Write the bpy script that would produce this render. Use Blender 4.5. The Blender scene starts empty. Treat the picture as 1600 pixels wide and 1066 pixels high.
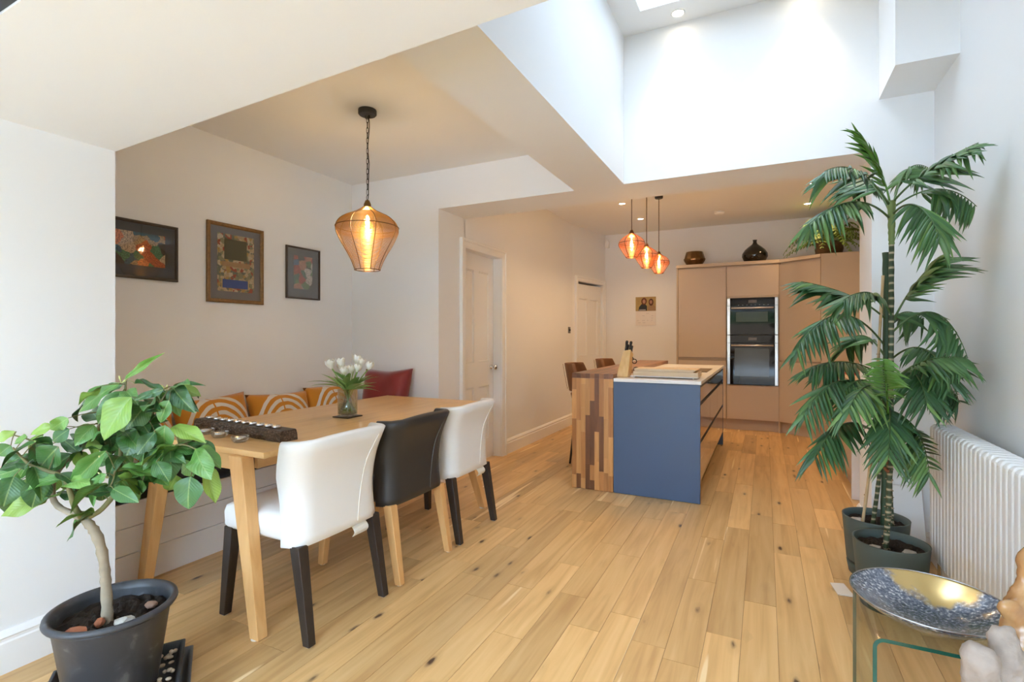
import bpy, bmesh, math, random
from mathutils import Vector, Matrix, Euler, Quaternion
R = math.radians
PI = math.pi
SC = bpy.context.scene
COL = SC.collection

# ------------------------------------------------------------------ camera
cd = bpy.data.cameras.new('camera')
cam = bpy.data.objects.new('camera', cd)
COL.objects.link(cam)
cam.location = (0, 0, 1.24)
cam.rotation_euler = (R(90), 0, R(26.25))
cd.sensor_fit = 'HORIZONTAL'
cd.sensor_width = 36.0
cd.lens = 36.0 * 800 / 1600
cd.shift_y = -7.0 / 1600
cd.clip_start = 0.02
SC.camera = cam

# ------------------------------------------------------------------ overcast sky
W = bpy.data.worlds.new('overcast_sky')
SC.world = W
W.use_nodes = True
bgn = W.node_tree.nodes['Background']
bgn.inputs['Color'].default_value = (0.525, 0.73, 1.0, 1)
bgn.inputs['Strength'].default_value = 11.0

# ------------------------------------------------------------------ exposure
SC.view_settings.view_transform = 'Standard'
SC.view_settings.look = 'None'
SC.view_settings.gamma = 1.0
SC.view_settings.use_curve_mapping = False
SC.view_settings.exposure = 1.43
cy = SC.cycles
cy.max_bounces = 12
cy.diffuse_bounces = 8
cy.glossy_bounces = 4
cy.transmission_bounces = 8
cy.transparent_max_bounces = 16
cy.sample_clamp_indirect = 4.0
cy.use_denoising = True
cy.caustics_reflective = False
cy.caustics_refractive = False

# ------------------------------------------------------------------ materials
MATS = {}
def newmat(name):
    m = bpy.data.materials.new(name)
    m.use_nodes = True
    return m, m.node_tree, m.node_tree.nodes['Principled BSDF']
def setin(n, **kw):
    for k, v in kw.items():
        k = k.replace('_', ' ')
        if k in n.inputs:
            s = n.inputs[k]
            if hasattr(s.default_value, '__len__') and not isinstance(v, str) and len(v) == 3:
                v = (*v, 1)
            s.default_value = v
def mat(name, col, rough=0.5, metal=0.0, bump=0.0, bscale=80, var=0.0, vscale=6, spec=0.5, coat=0.0, sheen=0.0, trans=0.0, ior=1.45):
    """plain procedural material: colour with fine noise variation and relief"""
    if name in MATS: return MATS[name]
    m, t, b = newmat(name)
    setin(b, Base_Color=col, Roughness=rough, Metallic=metal, Specular_IOR_Level=spec, Coat_Weight=coat, Sheen_Weight=sheen, Transmission_Weight=trans, IOR=ior)
    N = t.nodes; L = t.links
    if var or bump:
        tc = N.new('ShaderNodeTexCoord')
    if var:
        nz = N.new('ShaderNodeTexNoise'); nz.inputs['Scale'].default_value = vscale; nz.inputs['Detail'].default_value = 4
        L.new(tc.outputs['Object'], nz.inputs['Vector'])
        mx = N.new('ShaderNodeMix'); mx.data_type = 'RGBA'
        mx.inputs['A'].default_value = (*[max(0, c * (1 - var)) for c in col], 1)
        mx.inputs['B'].default_value = (*[min(1, c * (1 + var)) for c in col], 1)
        L.new(nz.outputs['Fac'], mx.inputs['Factor']); L.new(mx.outputs['Result'], b.inputs['Base Color'])
    if bump:
        nb = N.new('ShaderNodeTexNoise'); nb.inputs['Scale'].default_value = bscale; nb.inputs['Detail'].default_value = 3
        L.new(tc.outputs['Object'], nb.inputs['Vector'])
        bp = N.new('ShaderNodeBump'); bp.inputs['Strength'].default_value = bump; bp.inputs['Distance'].default_value = 0.002
        L.new(nb.outputs['Fac'], bp.inputs['Height']); L.new(bp.outputs['Normal'], b.inputs['Normal'])
    MATS[name] = m
    return m
def ramp(t, stops):
    r = t.nodes.new('ShaderNodeValToRGB')
    e = r.color_ramp.elements
    while len(e) < len(stops): e.new(0.5)
    for k, (p, c) in enumerate(stops):
        e[k].position = p; e[k].color = (*c, 1)
    return r
def woodmat(name, c0, c1, c2, axis=1, scale=3.0, stretch=14, rough=0.4, knots=0.0, var=0.35, bump=0.15, coat=0.0, sap=False):
    """wood: stretched grain along an axis, tone per piece from Object Info random"""
    if name in MATS: return MATS[name]
    m, t, b = newmat(name)
    N = t.nodes; L = t.links
    tc = N.new('ShaderNodeTexCoord'); oi = N.new('ShaderNodeObjectInfo')
    mp = N.new('ShaderNodeMapping')
    s = [scale * stretch] * 3; s[axis] = scale
    mp.inputs['Scale'].default_value = s
    add = N.new('ShaderNodeVectorMath'); add.operation = 'ADD'
    mul = N.new('ShaderNodeMath'); mul.operation = 'MULTIPLY'; mul.inputs[1].default_value = 137.0
    L.new(oi.outputs['Random'], mul.inputs[0])
    L.new(tc.outputs['Object'], add.inputs[0]); L.new(mul.outputs[0], add.inputs[1])
    L.new(add.outputs[0], mp.inputs['Vector'])
    n1 = N.new('ShaderNodeTexNoise'); n1.inputs['Scale'].default_value = 1.0; n1.inputs['Detail'].default_value = 6; n1.inputs['Distortion'].default_value = 0.6
    L.new(mp.outputs[0], n1.inputs['Vector'])
    rp = ramp(t, [(0.25, c0), (0.5, c1), (0.78, c2)])
    L.new(n1.outputs['Fac'], rp.inputs['Fac'])
    hsv = N.new('ShaderNodeHueSaturation')
    mr = N.new('ShaderNodeMapRange'); mr.inputs['To Min'].default_value = 1 - var; mr.inputs['To Max'].default_value = 1 + var * 0.55
    L.new(oi.outputs['Random'], mr.inputs['Value'])
    L.new(mr.outputs[0], hsv.inputs['Value']); L.new(rp.outputs['Color'], hsv.inputs['Color'])
    out = hsv.outputs['Color']
    if sap:      # pale sapwood streaks along the grain
        mp2 = N.new('ShaderNodeMapping'); s2 = [16.0] * 3; s2[axis] = 0.6; mp2.inputs['Scale'].default_value = s2
        L.new(add.outputs[0], mp2.inputs['Vector'])
        n2 = N.new('ShaderNodeTexNoise'); n2.inputs['Scale'].default_value = 1.0; n2.inputs['Detail'].default_value = 1
        L.new(mp2.outputs[0], n2.inputs['Vector'])
        r2 = ramp(t, [(0.70, (0, 0, 0)), (0.73, (1, 1, 1))]); L.new(n2.outputs['Fac'], r2.inputs['Fac'])
        mx2 = N.new('ShaderNodeMix'); mx2.data_type = 'RGBA'; mx2.inputs['B'].default_value = (0.86, 0.66, 0.38, 1)
        L.new(r2.outputs['Color'], mx2.inputs['Factor']); L.new(out, mx2.inputs['A']); out = mx2.outputs['Result']
    if knots:
        mp3 = N.new('ShaderNodeMapping'); s3 = [17.0] * 3; s3[axis] = 6.5; mp3.inputs['Scale'].default_value = s3
        L.new(add.outputs[0], mp3.inputs['Vector'])
        nd = N.new('ShaderNodeTexNoise'); nd.inputs['Scale'].default_value = 5.0; L.new(mp3.outputs[0], nd.inputs['Vector'])
        av = N.new('ShaderNodeMix'); av.data_type = 'VECTOR'; av.inputs['Factor'].default_value = 0.12
        L.new(mp3.outputs[0], av.inputs['A']); L.new(nd.outputs['Color'], av.inputs['B'])
        vo = N.new('ShaderNodeTexVoronoi'); vo.inputs['Scale'].default_value = 1.0
        L.new(av.outputs['Result'], vo.inputs['Vector'])
        # only some cells carry a knot
        sep = N.new('ShaderNodeSeparateColor'); L.new(vo.outputs['Color'], sep.inputs[0])
        gt = N.new('ShaderNodeMath'); gt.operation = 'GREATER_THAN'; gt.inputs[1].default_value = 1 - knots
        L.new(sep.outputs[0], gt.inputs[0])
        rk = ramp(t, [(0.10, (1, 1, 1)), (0.16, (0.45, 0.45, 0.45)), (0.24, (0.12, 0.12, 0.12)), (0.50, (0, 0, 0))])
        L.new(vo.outputs['Distance'], rk.inputs['Fac'])
        mk = N.new('ShaderNodeMath'); mk.operation = 'MULTIPLY'
        L.new(rk.outputs['Color'], mk.inputs[0]); L.new(gt.outputs[0], mk.inputs[1])
        mx3 = N.new('ShaderNodeMix'); mx3.data_type = 'RGBA'; mx3.inputs['B'].default_value = (0.07, 0.032, 0.014, 1)
        L.new(mk.outputs[0], mx3.inputs['Factor']); L.new(out, mx3.inputs['A']); out = mx3.outputs['Result']
    L.new(out, b.inputs['Base Color'])
    bp = N.new('ShaderNodeBump'); bp.inputs['Strength'].default_value = bump; bp.inputs['Distance'].default_value = 0.001
    L.new(n1.outputs['Fac'], bp.inputs['Height']); L.new(bp.outputs['Normal'], b.inputs['Normal'])
    setin(b, Roughness=rough, Coat_Weight=coat, Coat_Roughness=0.15)
    MATS[name] = m
    return m
def glassmat(name, tint=(1, 1, 1), gloss=0.08, rough=0.02, hi=0.5):
    """thin clear pane: mostly transparent with a fresnel reflection"""
    if name in MATS: return MATS[name]
    m = bpy.data.materials.new(name); m.use_nodes = True
    t = m.node_tree; N = t.nodes; L = t.links
    N.clear()
    o = N.new('ShaderNodeOutputMaterial'); mx = N.new('ShaderNodeMixShader')
    tr = N.new('ShaderNodeBsdfTransparent'); tr.inputs['Color'].default_value = (*tint, 1)
    gl = N.new('ShaderNodeBsdfGlossy'); gl.inputs['Roughness'].default_value = rough
    lw = N.new('ShaderNodeLayerWeight'); lw.inputs['Blend'].default_value = 0.35
    mr = N.new('ShaderNodeMapRange'); mr.inputs['To Min'].default_value = gloss; mr.inputs['To Max'].default_value = hi
    L.new(lw.outputs['Fresnel'], mr.inputs['Value']); L.new(mr.outputs[0], mx.inputs['Fac'])
    L.new(tr.outputs[0], mx.inputs[1]); L.new(gl.outputs[0], mx.inputs[2]); L.new(mx.outputs[0], o.inputs['Surface'])
    MATS[name] = m
    return m
def emit(name, col, strength):
    if name in MATS: return MATS[name]
    m, t, b = newmat(name)
    setin(b, Base_Color=col, Emission_Color=col, Emission_Strength=strength)
    MATS[name] = m
    return m

M_WALL = mat('wall_paint', (0.815, 0.83, 0.84), 0.75, bump=0.05, bscale=300, spec=0.3)
M_CEIL = mat('ceiling_paint', (0.82, 0.835, 0.845), 0.85, bump=0.04, bscale=250, spec=0.2)
M_TRIM = mat('trim_gloss_white', (0.84, 0.85, 0.85), 0.35, spec=0.5)
M_FLOOR = woodmat('oak_floor', (0.52, 0.30, 0.115), (0.66, 0.41, 0.17), (0.75, 0.50, 0.235), axis=1, scale=1.6, stretch=16, rough=0.36, knots=0.16, var=0.24, sap=True, bump=0.1)
M_SUB = mat('floor_joint', (0.22, 0.12, 0.05), 0.8)
M_OAK = woodmat('table_oak', (0.64, 0.37, 0.145), (0.74, 0.46, 0.19), (0.79, 0.52, 0.24), axis=1, scale=2.0, stretch=14, rough=0.33, var=0.06, bump=0.06)
M_OAKZ = woodmat('leg_oak', (0.60, 0.32, 0.11), (0.70, 0.40, 0.155), (0.76, 0.47, 0.20), axis=2, scale=2.0, stretch=14, rough=0.38, var=0.06, bump=0.06)
M_DARK = mat('dark_stained_wood', (0.028, 0.020, 0.016), 0.42, var=0.3, vscale=40, bump=0.1, bscale=200)
M_BLACK = mat('black_metal', (0.02, 0.02, 0.022), 0.45)
M_STEEL = mat('brushed_steel', (0.62, 0.62, 0.62), 0.28, metal=1.0)
M_CHROME = mat('chrome', (0.75, 0.75, 0.75), 0.12, metal=1.0)
M_WLEATHER = mat('white_leather', (0.82, 0.825, 0.82), 0.45, bump=0.12, bscale=260)
M_BLEATHER = mat('black_leather', (0.032, 0.030, 0.029), 0.36, bump=0.12, bscale=260)

# ------------------------------------------------------------------ mesh helpers
class MB:
    def __init__(s):
        s.v = []; s.f = []
    def add(s, vs, fs):
        k = len(s.v)
        s.v += [tuple(p) for p in vs]; s.f += [tuple(i + k for i in f) for f in fs]
        return s
    def box(s, x0, x1, y0, y1, z0, z1):
        return s.add([(x0, y0, z0), (x1, y0, z0), (x1, y1, z0), (x0, y1, z0), (x0, y0, z1), (x1, y0, z1), (x1, y1, z1), (x0, y1, z1)],
                     [(0, 3, 2, 1), (4, 5, 6, 7), (0, 1, 5, 4), (1, 2, 6, 5), (2, 3, 7, 6), (3, 0, 4, 7)])
    def hexa(s, bot, top):
        return s.add(list(bot) + list(top), [(0, 3, 2, 1), (4, 5, 6, 7), (0, 1, 5, 4), (1, 2, 6, 5), (2, 3, 7, 6), (3, 0, 4, 7)])
    def loft(s, rings, closed=True, caps=True):
        n = len(rings[0]); vs = [p for r in rings for p in r]; fs = []
        for i in range(len(rings) - 1):
            for j in range(n if closed else n - 1):
                a = i * n + j; b = i * n + (j + 1) % n
                fs.append((a, b, b + n, a + n))
        if caps and closed:
            fs.append(tuple(reversed(range(n)))); fs.append(tuple(range((len(rings) - 1) * n, len(rings) * n)))
        return s.add(vs, fs)
    def lathe(s, prof, n=24, c=(0, 0, 0), caps=True):
        return s.loft([[(c[0] + r * math.cos(2 * PI * k / n), c[1] + r * math.sin(2 * PI * k / n), c[2] + z) for k in range(n)] for r, z in prof], caps=caps)
    def tube(s, path, rad, n=8, caps=True):
        path = [Vector(p) for p in path]
        if not hasattr(rad, '__len__'): rad = [rad] * len(path)
        rings = []; up = None
        for i, p in enumerate(path):
            a = path[max(0, i - 1)]; b = path[min(len(path) - 1, i + 1)]
            d = (b - a).normalized()
            if up is None:
                up = Vector((0, 0, 1)) if abs(d.z) < 0.9 else Vector((1, 0, 0))
            sx = d.cross(up).normalized(); up = sx.cross(d).normalized()
            rings.append([p + rad[i] * (math.cos(2 * PI * k / n) * sx + math.sin(2 * PI * k / n) * up) for k in range(n)])
        return s.loft(rings, caps=caps)
    def torus(s, c, Rr, r, n=32, m=6, zs=1.0):
        vs = []; fs = []
        for i in range(n):
            a = 2 * PI * i / n
            for j in range(m):
                b = 2 * PI * j / m
                vs.append((c[0] + (Rr + r * math.cos(b)) * math.cos(a), c[1] + (Rr + r * math.cos(b)) * math.sin(a), c[2] + r * math.sin(b)))
        for i in range(n):
            for j in range(m):
                fs.append((i * m + j, ((i + 1) % n) * m + j, ((i + 1) % n) * m + (j + 1) % m, i * m + (j + 1) % m))
        return s.add(vs, fs)
    def mesh(s, name, m=None, smooth=False):
        me = bpy.data.meshes.new(name)
        me.from_pydata(s.v, [], s.f); me.update()
        bm = bmesh.new(); bm.from_mesh(me); bmesh.ops.recalc_face_normals(bm, faces=bm.faces); bm.to_mesh(me); bm.free()
        if m: me.materials.append(m)
        if smooth: me.polygons.foreach_set('use_smooth', [True] * len(me.polygons))
        return me
    def build(s, name, m=None, parent=None, smooth=False, bevel=0.0, seg=2, subd=0, loc=None):
        o = bpy.data.objects.new(name, s.mesh(name, m, smooth))
        COL.objects.link(o)
        if parent: o.parent = parent
        if loc: o.location = loc
        if bevel:
            bv = o.modifiers.new('bevel', 'BEVEL'); bv.width = bevel; bv.segments = seg; bv.limit_method = 'ANGLE'; bv.angle_limit = R(35)
            bv.harden_normals = False
        if subd:
            sd = o.modifiers.new('subd', 'SUBSURF'); sd.levels = subd; sd.render_levels = subd
        return o
def B(*a): return MB().box(*a)
def place(me, name, parent, mtx=None):
    o = bpy.data.objects.new(name, me); COL.objects.link(o)
    if parent: o.parent = parent
    if mtx is not None: o.matrix_basis = mtx
    return o
def tag(o, label, cat, group=None, kind=None):
    o['label'] = label; o['category'] = cat
    if group: o['group'] = group
    if kind: o['kind'] = kind
    return o
def thing(name, label, cat, loc=(0, 0, 0), rz=0.0, group=None):
    o = bpy.data.objects.new(name, None); COL.objects.link(o)
    o.empty_display_size = 0.1
    o.location = loc; o.rotation_euler = (0, 0, rz)
    return tag(o, label, cat, group)
def struct(o, label=None):
    o['kind'] = 'structure'
    if label: o['label'] = label
    return o
def copy_tree(o, parent=None):
    c = o.copy(); COL.objects.link(c); c.parent = parent
    for ch in list(o.children): copy_tree(ch, c)
    return c
def bez(p0, p1, p2, n):
    p0, p1, p2 = Vector(p0), Vector(p1), Vector(p2)
    return [(1 - t) ** 2 * p0 + 2 * t * (1 - t) * p1 + t * t * p2 for t in [i / n for i in range(n + 1)]]
def lerp(a, b, t): return a + (b - a) * t
def frame(pos, xdir, zhint, sc=1.0):
    x = Vector(xdir).normalized(); z = Vector(zhint); z = (z - x * z.dot(x))
    if z.length < 1e-4: z = x.orthogonal()
    z.normalize(); y = z.cross(x)
    m = Matrix((x, y, z)).transposed().to_4x4()
    if not hasattr(sc, '__len__'): sc = (sc, sc, sc)
    return Matrix.Translation(Vector(pos)) @ m @ Matrix.Diagonal((*sc, 1))
# ================================================================== STRUCTURE
XP, YN, XD, YB, YH, XK = -2.52, 1.228, -3.40, 3.57, 3.99, -2.445
XR, XR2, YW, ZK, ZD, ZH, ZW = 0.842, 1.20, 7.88, 2.83, 2.63, 2.31, 3.34
# ground outside behind the open garden doors
gm = mat('patio_stone', (0.62, 0.61, 0.59), 0.85, var=0.2, vscale=2)
struct(B(-14, 14, -16, -3.2, -0.16, -0.06).build('ground', gm), 'grey patio outside the open garden doors')
# garden fence and hedge outside, behind the camera (seen in the oven doors)
fe = thing('garden_fence', 'brown timber fence outside at the end of the garden', 'fence', (0, -9.0, -0.06)); struct(fe); del fe['category']
fm_ = mat('fence_timber', (0.20, 0.125, 0.075), 0.85, var=.3, vscale=5)
bme = B(-0.24, 0.24, -.015, .015, 0, 1.85).mesh('fence_board', fm_)
for i in range(40): place(bme, 'fence_board', fe, Matrix.Translation((-9.8 + i * .5, 0.008 * (i % 2), 0)))
hg = B(-10, 10, -.6, .6, 0, 2.6).build('hedge', mat('hedge_green', (.06, .10, .035), .9, var=.6, vscale=6, bump=1, bscale=9), loc=(0, -10.2, -.06)); struct(hg, 'green hedge outside beyond the garden fence')
# floor with oak planks
fl = struct(B(-3.42, 1.22, -3.2, 7.9, -0.06, -0.004).build('floor', M_SUB), 'wide oak plank floor')
rng = random.Random(11)
pw = 0.134; x0 = -0.7555 - pw * 20
k = 0
while x0 + k * pw < 1.2:
    xa = x0 + k * pw; xb = xa + pw
    k += 1
    if xb < -3.42: continue
    xlo = max(xa, -3.42)
    y = 0.44 - rng.uniform(0.0, 1.0)
    if xb > XP: B(xlo + .0007, xb - .0007, -3.2, y, -0.012, 0).build('plank', M_FLOOR, fl) if y > -3.1 else None
    while y < 7.88:
        Ln = rng.choice([0.45, 0.6, 0.8, 1.0, 1.2, 1.4, 1.7]) * rng.uniform(0.85, 1.15)
        ya, yb = y, min(y + Ln, 7.88)
        y += Ln
        if yb - ya < 0.03: continue
        if xb < XD + 0.1 and (ya > 3.6): continue
        cx, cyy = (xlo + xb) / 2, (ya + yb) / 2
        hx, hy = (xb - xlo) / 2 - 0.0007, (yb - ya) / 2 - 0.0007
        o = B(-hx, hx, -hy, hy, -0.012, 0).build('plank', M_FLOOR, fl, loc=(cx, cyy, rng.uniform(-0.0006, 0)))
# walls ---------------------------------------------------------------
m = MB().box(-3.6, XP, -3.2, YN, 0, 2.9)
struct(m.build('wall_left', M_WALL), 'white wall pier at the left edge')
struct(B(-3.6, XD, YN - .02, YB + 0.2, 0, 2.9).build('wall_dining', M_WALL), 'dining wall with three framed pictures')
m = MB().box(-3.6, XK, YB, YH, 0, 3.45)
struct(m.build('wall_dining_end', M_WALL), 'short end wall of the dining nook')
DY0, DY1, DZ = 3.985, 4.70, 2.045
m = MB().box(-2.7, XK, YH - 0.01, DY0, 0, 2.9).box(-2.7, XK, DY1, 6.9, 0, 2.9).box(-2.7, XK, DY0, DY1, DZ, 2.9)
struct(m.build('wall_corridor', M_WALL), 'cream wall with two panelled doors')
# kinked end piece of that wall, opening for the far door
XE = -2.25
def kp(s, off=0.0, z=0.0):      # point along the kinked wall, s in metres from its start, off towards the room
    d = Vector((XE - XK, YW - 6.9, 0)).normalized(); n = Vector((d.y, -d.x, 0))
    p = Vector((XK, 6.9, 0)) + d * s + n * off
    return (p.x, p.y, z)
LK = math.hypot(XE - XK, YW - 6.9)
def kbox(m, s0, s1, o0, o1, z0, z1):
    q = [kp(s0, o0), kp(s1, o0), kp(s1, o1), kp(s0, o1)]
    return m.hexa([(a, b, z0) for a, b, _ in q], [(a, b, z1) for a, b, _ in q])
D2a, D2b, D2z = 0.14, 0.90, 2.04
m = MB(); kbox(m, 0, D2a, -0.25, 0, 0, 2.9); kbox(m, D2b, LK + 0.15, -0.25, 0, 0, 2.9); kbox(m, D2a, D2b, -0.25, 0, D2z, 2.9)
struct(m.build('wall_corridor_end', M_WALL), 'end of the cream wall around the far door')
struct(B(-2.9, 1.5, YW, YW + 0.2, 0, 2.95).build('wall_back', M_WALL), 'kitchen end wall behind the tall cabinets')
struct(B(XR2, 1.5, YH - 0.01, YW + 0.1, 0, 2.95).build('wall_kitchen_right', M_WALL), 'kitchen side wall')
struct(B(XR, 1.15, -3.2, YB, 0, 3.5).build('wall_right', M_WALL), 'tall white wall behind the radiator')
struct(B(0.555, 1.5, YB, YH, 0, 3.5).build('wall_pillar', M_WALL), 'white wall nib beside the kitchen opening')
struct(B(XK, 0.555, YB, YH, ZH, 3.5).build('wall_header', M_WALL), 'deep white header over the kitchen opening')
struct(B(-1.25, -0.885, YN, YB, ZH, 3.5).build('beam', M_WALL), 'white boxed beam between nook and skylight')
struct(B(0.588, XR, 3.15, YB, 2.6, ZW + 0.05).build('wall_boxing', M_WALL), 'square white boxing high in the corner')
# ceilings ------------------------------------------------------------
def zc(x): return 2.041 + (x + 2.521) * 0.0335
RX0, RX1, RY0, RY1 = -2.35, -1.0, 0.10, 0.598      # roof window over the near end
def cslab(m, xa, xb, ya, yb):
    return m.hexa([(xa, ya, zc(xa)), (xb, ya, zc(xb)), (xb, yb, zc(xb)), (xa, yb, zc(xa))], [(xa, ya, 2.5), (xb, ya, 2.5), (xb, yb, 2.5), (xa, yb, 2.5)])
m = MB(); cslab(m, XP - .3, XR, RY1, YN); cslab(m, XP - .3, RX0, -3.2, RY1); cslab(m, RX1, XR, -3.2, RY1); cslab(m, RX0, RX1, -3.2, RY0)
m.box(-3.5, XR, YN - 0.12, YN, 2.4, 2.9)
m.box(-1.25, XR, YN - 0.15, YN, 2.9, 3.5)
struct(m.build('ceiling_near', M_CEIL), 'low white ceiling by the garden doors')
struct(B(-3.5, -1.2, YN - 0.02, YB + 0.05, ZD, 2.95).build('ceiling_dining', M_CEIL), 'dining nook ceiling')
struct(B(-2.8, 1.4, YH - 0.02, YW + 0.1, ZK, 3.0).build('ceiling_kitchen', M_CEIL), 'kitchen ceiling with downlights')
SX0, SX1, SY0, SY1 = -0.72, 0.22, 1.95, 3.33
m = MB().box(-1.0, SX0, YN - 0.1, YB, ZW, 3.55).box(SX1, XR + 0.1, YN - 0.1, YB, ZW, 3.55).box(SX0, SX1, YN - 0.1, SY0, ZW, 3.55).box(SX0, SX1, SY1, YB, ZW, 3.55)
struct(m.build('ceiling_well', M_CEIL), 'high white ceiling around the rooflight')
# rooflight
w = thing('window_1', 'flat rooflight in the high ceiling', 'window', (0, 0, 3.55)); struct(w); del w['category']
mf = MB()
for a in ((SX0 - .05, SX1 + .05, SY0 - .05, SY0 + .03), (SX0 - .05, SX1 + .05, SY1 - .03, SY1 + .05), (SX0 - .05, SX0 + .03, SY0 + .03, SY1 - .03), (SX1 - .03, SX1 + .05, SY0 + .03, SY1 - .03)):
    mf.box(*a, 0.0, 0.08)
mf.build('window_frame', mat('grey_frame', (0.30, 0.31, 0.32), 0.5), w)
B(SX0 + .02, SX1 - .02, SY0 + .02, SY1 - .02, 0.04, 0.05).build('pane', glassmat('window_glass', (0.70, 0.665, 0.63), 0.03), w)
# roof window near the garden doors: dark frame, pane
w = thing('window_2', 'dark framed roof window at the top left corner', 'window', (0, 0, 0)); struct(w); del w['category']
M_DF = mat('dark_window_frame', (0.025, 0.028, 0.034), 0.4); mf = MB(); e = 0.045
def fr(xa, xb, ya, yb): mf.hexa([(xa, ya, zc(xa) + .006), (xb, ya, zc(xb) + .006), (xb, yb, zc(xb) + .006), (xa, yb, zc(xa) + .006)], [(xa, ya, 2.2), (xb, ya, 2.2), (xb, yb, 2.2), (xa, yb, 2.2)])
fr(RX0, RX1, RY1 - e, RY1 - .001); fr(RX0, RX1, RY0, RY0 + e); fr(RX0, RX0 + e, RY0 + e, RY1 - e); fr(RX1 - e, RX1, RY0 + e, RY1 - e)
mf.build('window_frame', M_DF, w)
B(RX0, RX1, RY0, RY1, 2.19, 2.20).build('pane', MATS['window_glass'], w)
# wall around the open garden doors behind the camera
m = MB().box(XP - .2, -2.42, -3.3, -3.2, 0, 2.5).box(0.75, XR + .2, -3.3, -3.2, 0, 2.5).box(-2.42, 0.75, -3.3, -3.2, 2.02, 2.5)
struct(m.build('wall_garden', M_WALL), 'wall around the open garden doors')
# baseboards ------------------------------------------------------------
def skirt(name, a, b, nrm, h=0.155, t=0.018, lab=None):
    """moulded skirting from a to b on the floor, nrm points into the room"""
    a, b, n = Vector((*a, 0)), Vector((*b, 0)), Vector((*nrm, 0))
    prof = [(0, 0), (t, 0), (t, h * .72), (t * .8, h * .76), (t * .8, h * .82), (t * .95, h * .86), (t * .55, h * .95), (t * .3, h), (0, h)]
    m = MB().loft([[tuple(p + n * o + Vector((0, 0, z))) for o, z in prof] for p in (a, b)])
    return struct(m.build(name, M_TRIM), lab)
skirt('baseboard_left', (XP, -3.2), (XP, YN), (1, 0), lab='white skirting of the left pier')
skirt('baseboard_corridor', (XK, DY1 + 0.09), (XK, 6.9), (1, 0), lab='white moulded skirting along the cream wall')
skirt('baseboard_nib', (XK, YB), (XK, DY0 - 0.09), (1, 0), lab='short skirting before the door')
skirt('baseboard_right', (XR, -3.2), (XR, YB), (-1, 0), lab='skirting under the radiator')
skirt('baseboard_pillar', (0.555, YB), (XR, YB), (0, -1), lab='skirting under the wall sockets')
skirt('baseboard_pillar_side', (0.555, YB), (0.555, YH), (-1, 0), lab='skirting on the side of the wall nib')
skirt('baseboard_back', (-2.25, YW), (-1.12, YW), (0, -1), lab='skirting of the kitchen end wall')
# doors -----------------------------------------------------------------
def panel_door(o, W_, H_, panels):
    """leaf in local coords: width along +y from 0, face at x=0 towards +x"""
    T = 0.04; m = MB()
    ys = sorted({0, W_, *[p[0] for p in panels], *[p[1] for p in panels]}); zs = sorted({0, H_, *[p[2] for p in panels], *[p[3] for p in panels]})
    def inp(y, z): return any(p[0] < y < p[1] and p[2] < z < p[3] for p in panels)
    for i in range(len(ys) - 1):
        for j in range(len(zs) - 1):
            if not inp((ys[i] + ys[i + 1]) / 2, (zs[j] + zs[j + 1]) / 2):
                m.box(-T, 0, ys[i], ys[i + 1], zs[j], zs[j + 1])
    m.build('door_frame_rails', M_TRIM, o)
    for a, b, c, d in panels:
        q = MB().box(-T * .8, -0.012, a, b, c, d)
        p = q.build('panel', M_TRIM, o)
        e = 0.014; r = MB()
        for s in ((a, b, c, c + e), (a, b, d - e, d), (a, a + e, c + e, d - e), (b - e, b, c + e, d - e)):
            r.hexa([(-0.012, s[0], s[2]), (-0.012, s[1], s[2]), (-0.012, s[1], s[3]), (-0.012, s[0], s[3])],
                   [(-0.004, s[0] + .003, s[2] + .003), (-0.004, s[1] - .003, s[2] + .003), (-0.004, s[1] - .003, s[3] - .003), (-0.004, s[0] + .003, s[3] - .003)])
        r.build('panel_moulding', M_TRIM, p)
d1 = thing('door_1', 'white four-panel door with chrome knob in a deep frame', 'door', (-2.533, DY0, 0.005)); struct(d1); del d1['category']
w_ = DY1 - DY0
panel_door(d1, w_, DZ - 0.006, [(0.10, w_ / 2 - .045, 0.20, 0.74), (w_ / 2 + .045, w_ - .10, 0.20, 0.74), (0.10, w_ / 2 - .045, 0.98, 1.88), (w_ / 2 + .045, w_ - .10, 0.98, 1.88)])
kn = MB().lathe([(0.026, 0), (0.026, 0.006), (0.010, 0.010), (0.009, 0.035), (0.022, 0.040), (0.029, 0.052), (0.026, 0.064), (0.012, 0.070), (0.001, 0.071)], 20).build('knob', M_CHROME, d1, smooth=True, loc=(0, w_ - .055, 0.92))
kn.rotation_euler = (0, R(90), 0)
m = MB().box(-2.7, XK, DY1 - 0.004, DY1 + 0.001, 0, DZ)
struct(m.build('door_jamb', M_TRIM), 'white jamb of the near door')
def architrave(name, pt, s0, s1, H_, lab, w=0.085, sd=(1, 1)):
    """frame of three mouldings; pt(s, off, z) gives points"""
    prof = [(0, 0.0), (0, 0.014), (0.02, 0.020), (0.055, 0.020), (0.062, 0.030), (0.080, 0.030), (0.085, 0.024), (0.085, 0.0)]
    f = w / 0.085; m = MB()
    m.loft([[pt(s0 - u * f, o, z) for u, o in prof] for z in (0,)] + [[pt(s0 - u * f, o, H_ + u * f) for u, o in prof]])
    m.loft([[pt(s0 - u * f, o, H_ + u * f) for u, o in prof], [pt(s1 + u * f, o, H_ + u * f) for u, o in prof]])
    m.loft([[pt(s1 + u * f, o, H_ + u * f) for u, o in prof], [pt(s1 + u * f, o, 0) for u, o in prof]])
    return struct(m.build(name, M_TRIM), lab)
architrave('trim_3', lambda s, o, z: (XK + o, s, z), DY0, DY1, DZ, 'moulded white frame around the near door')
d2 = thing('door_2', 'cream two-panel door at the far end of the corridor wall', 'door', kp(D2a, -0.03), math.atan2(YW - 6.9, XE - XK) - PI / 2); struct(d2); del d2['category']
w2 = D2b - D2a
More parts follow.
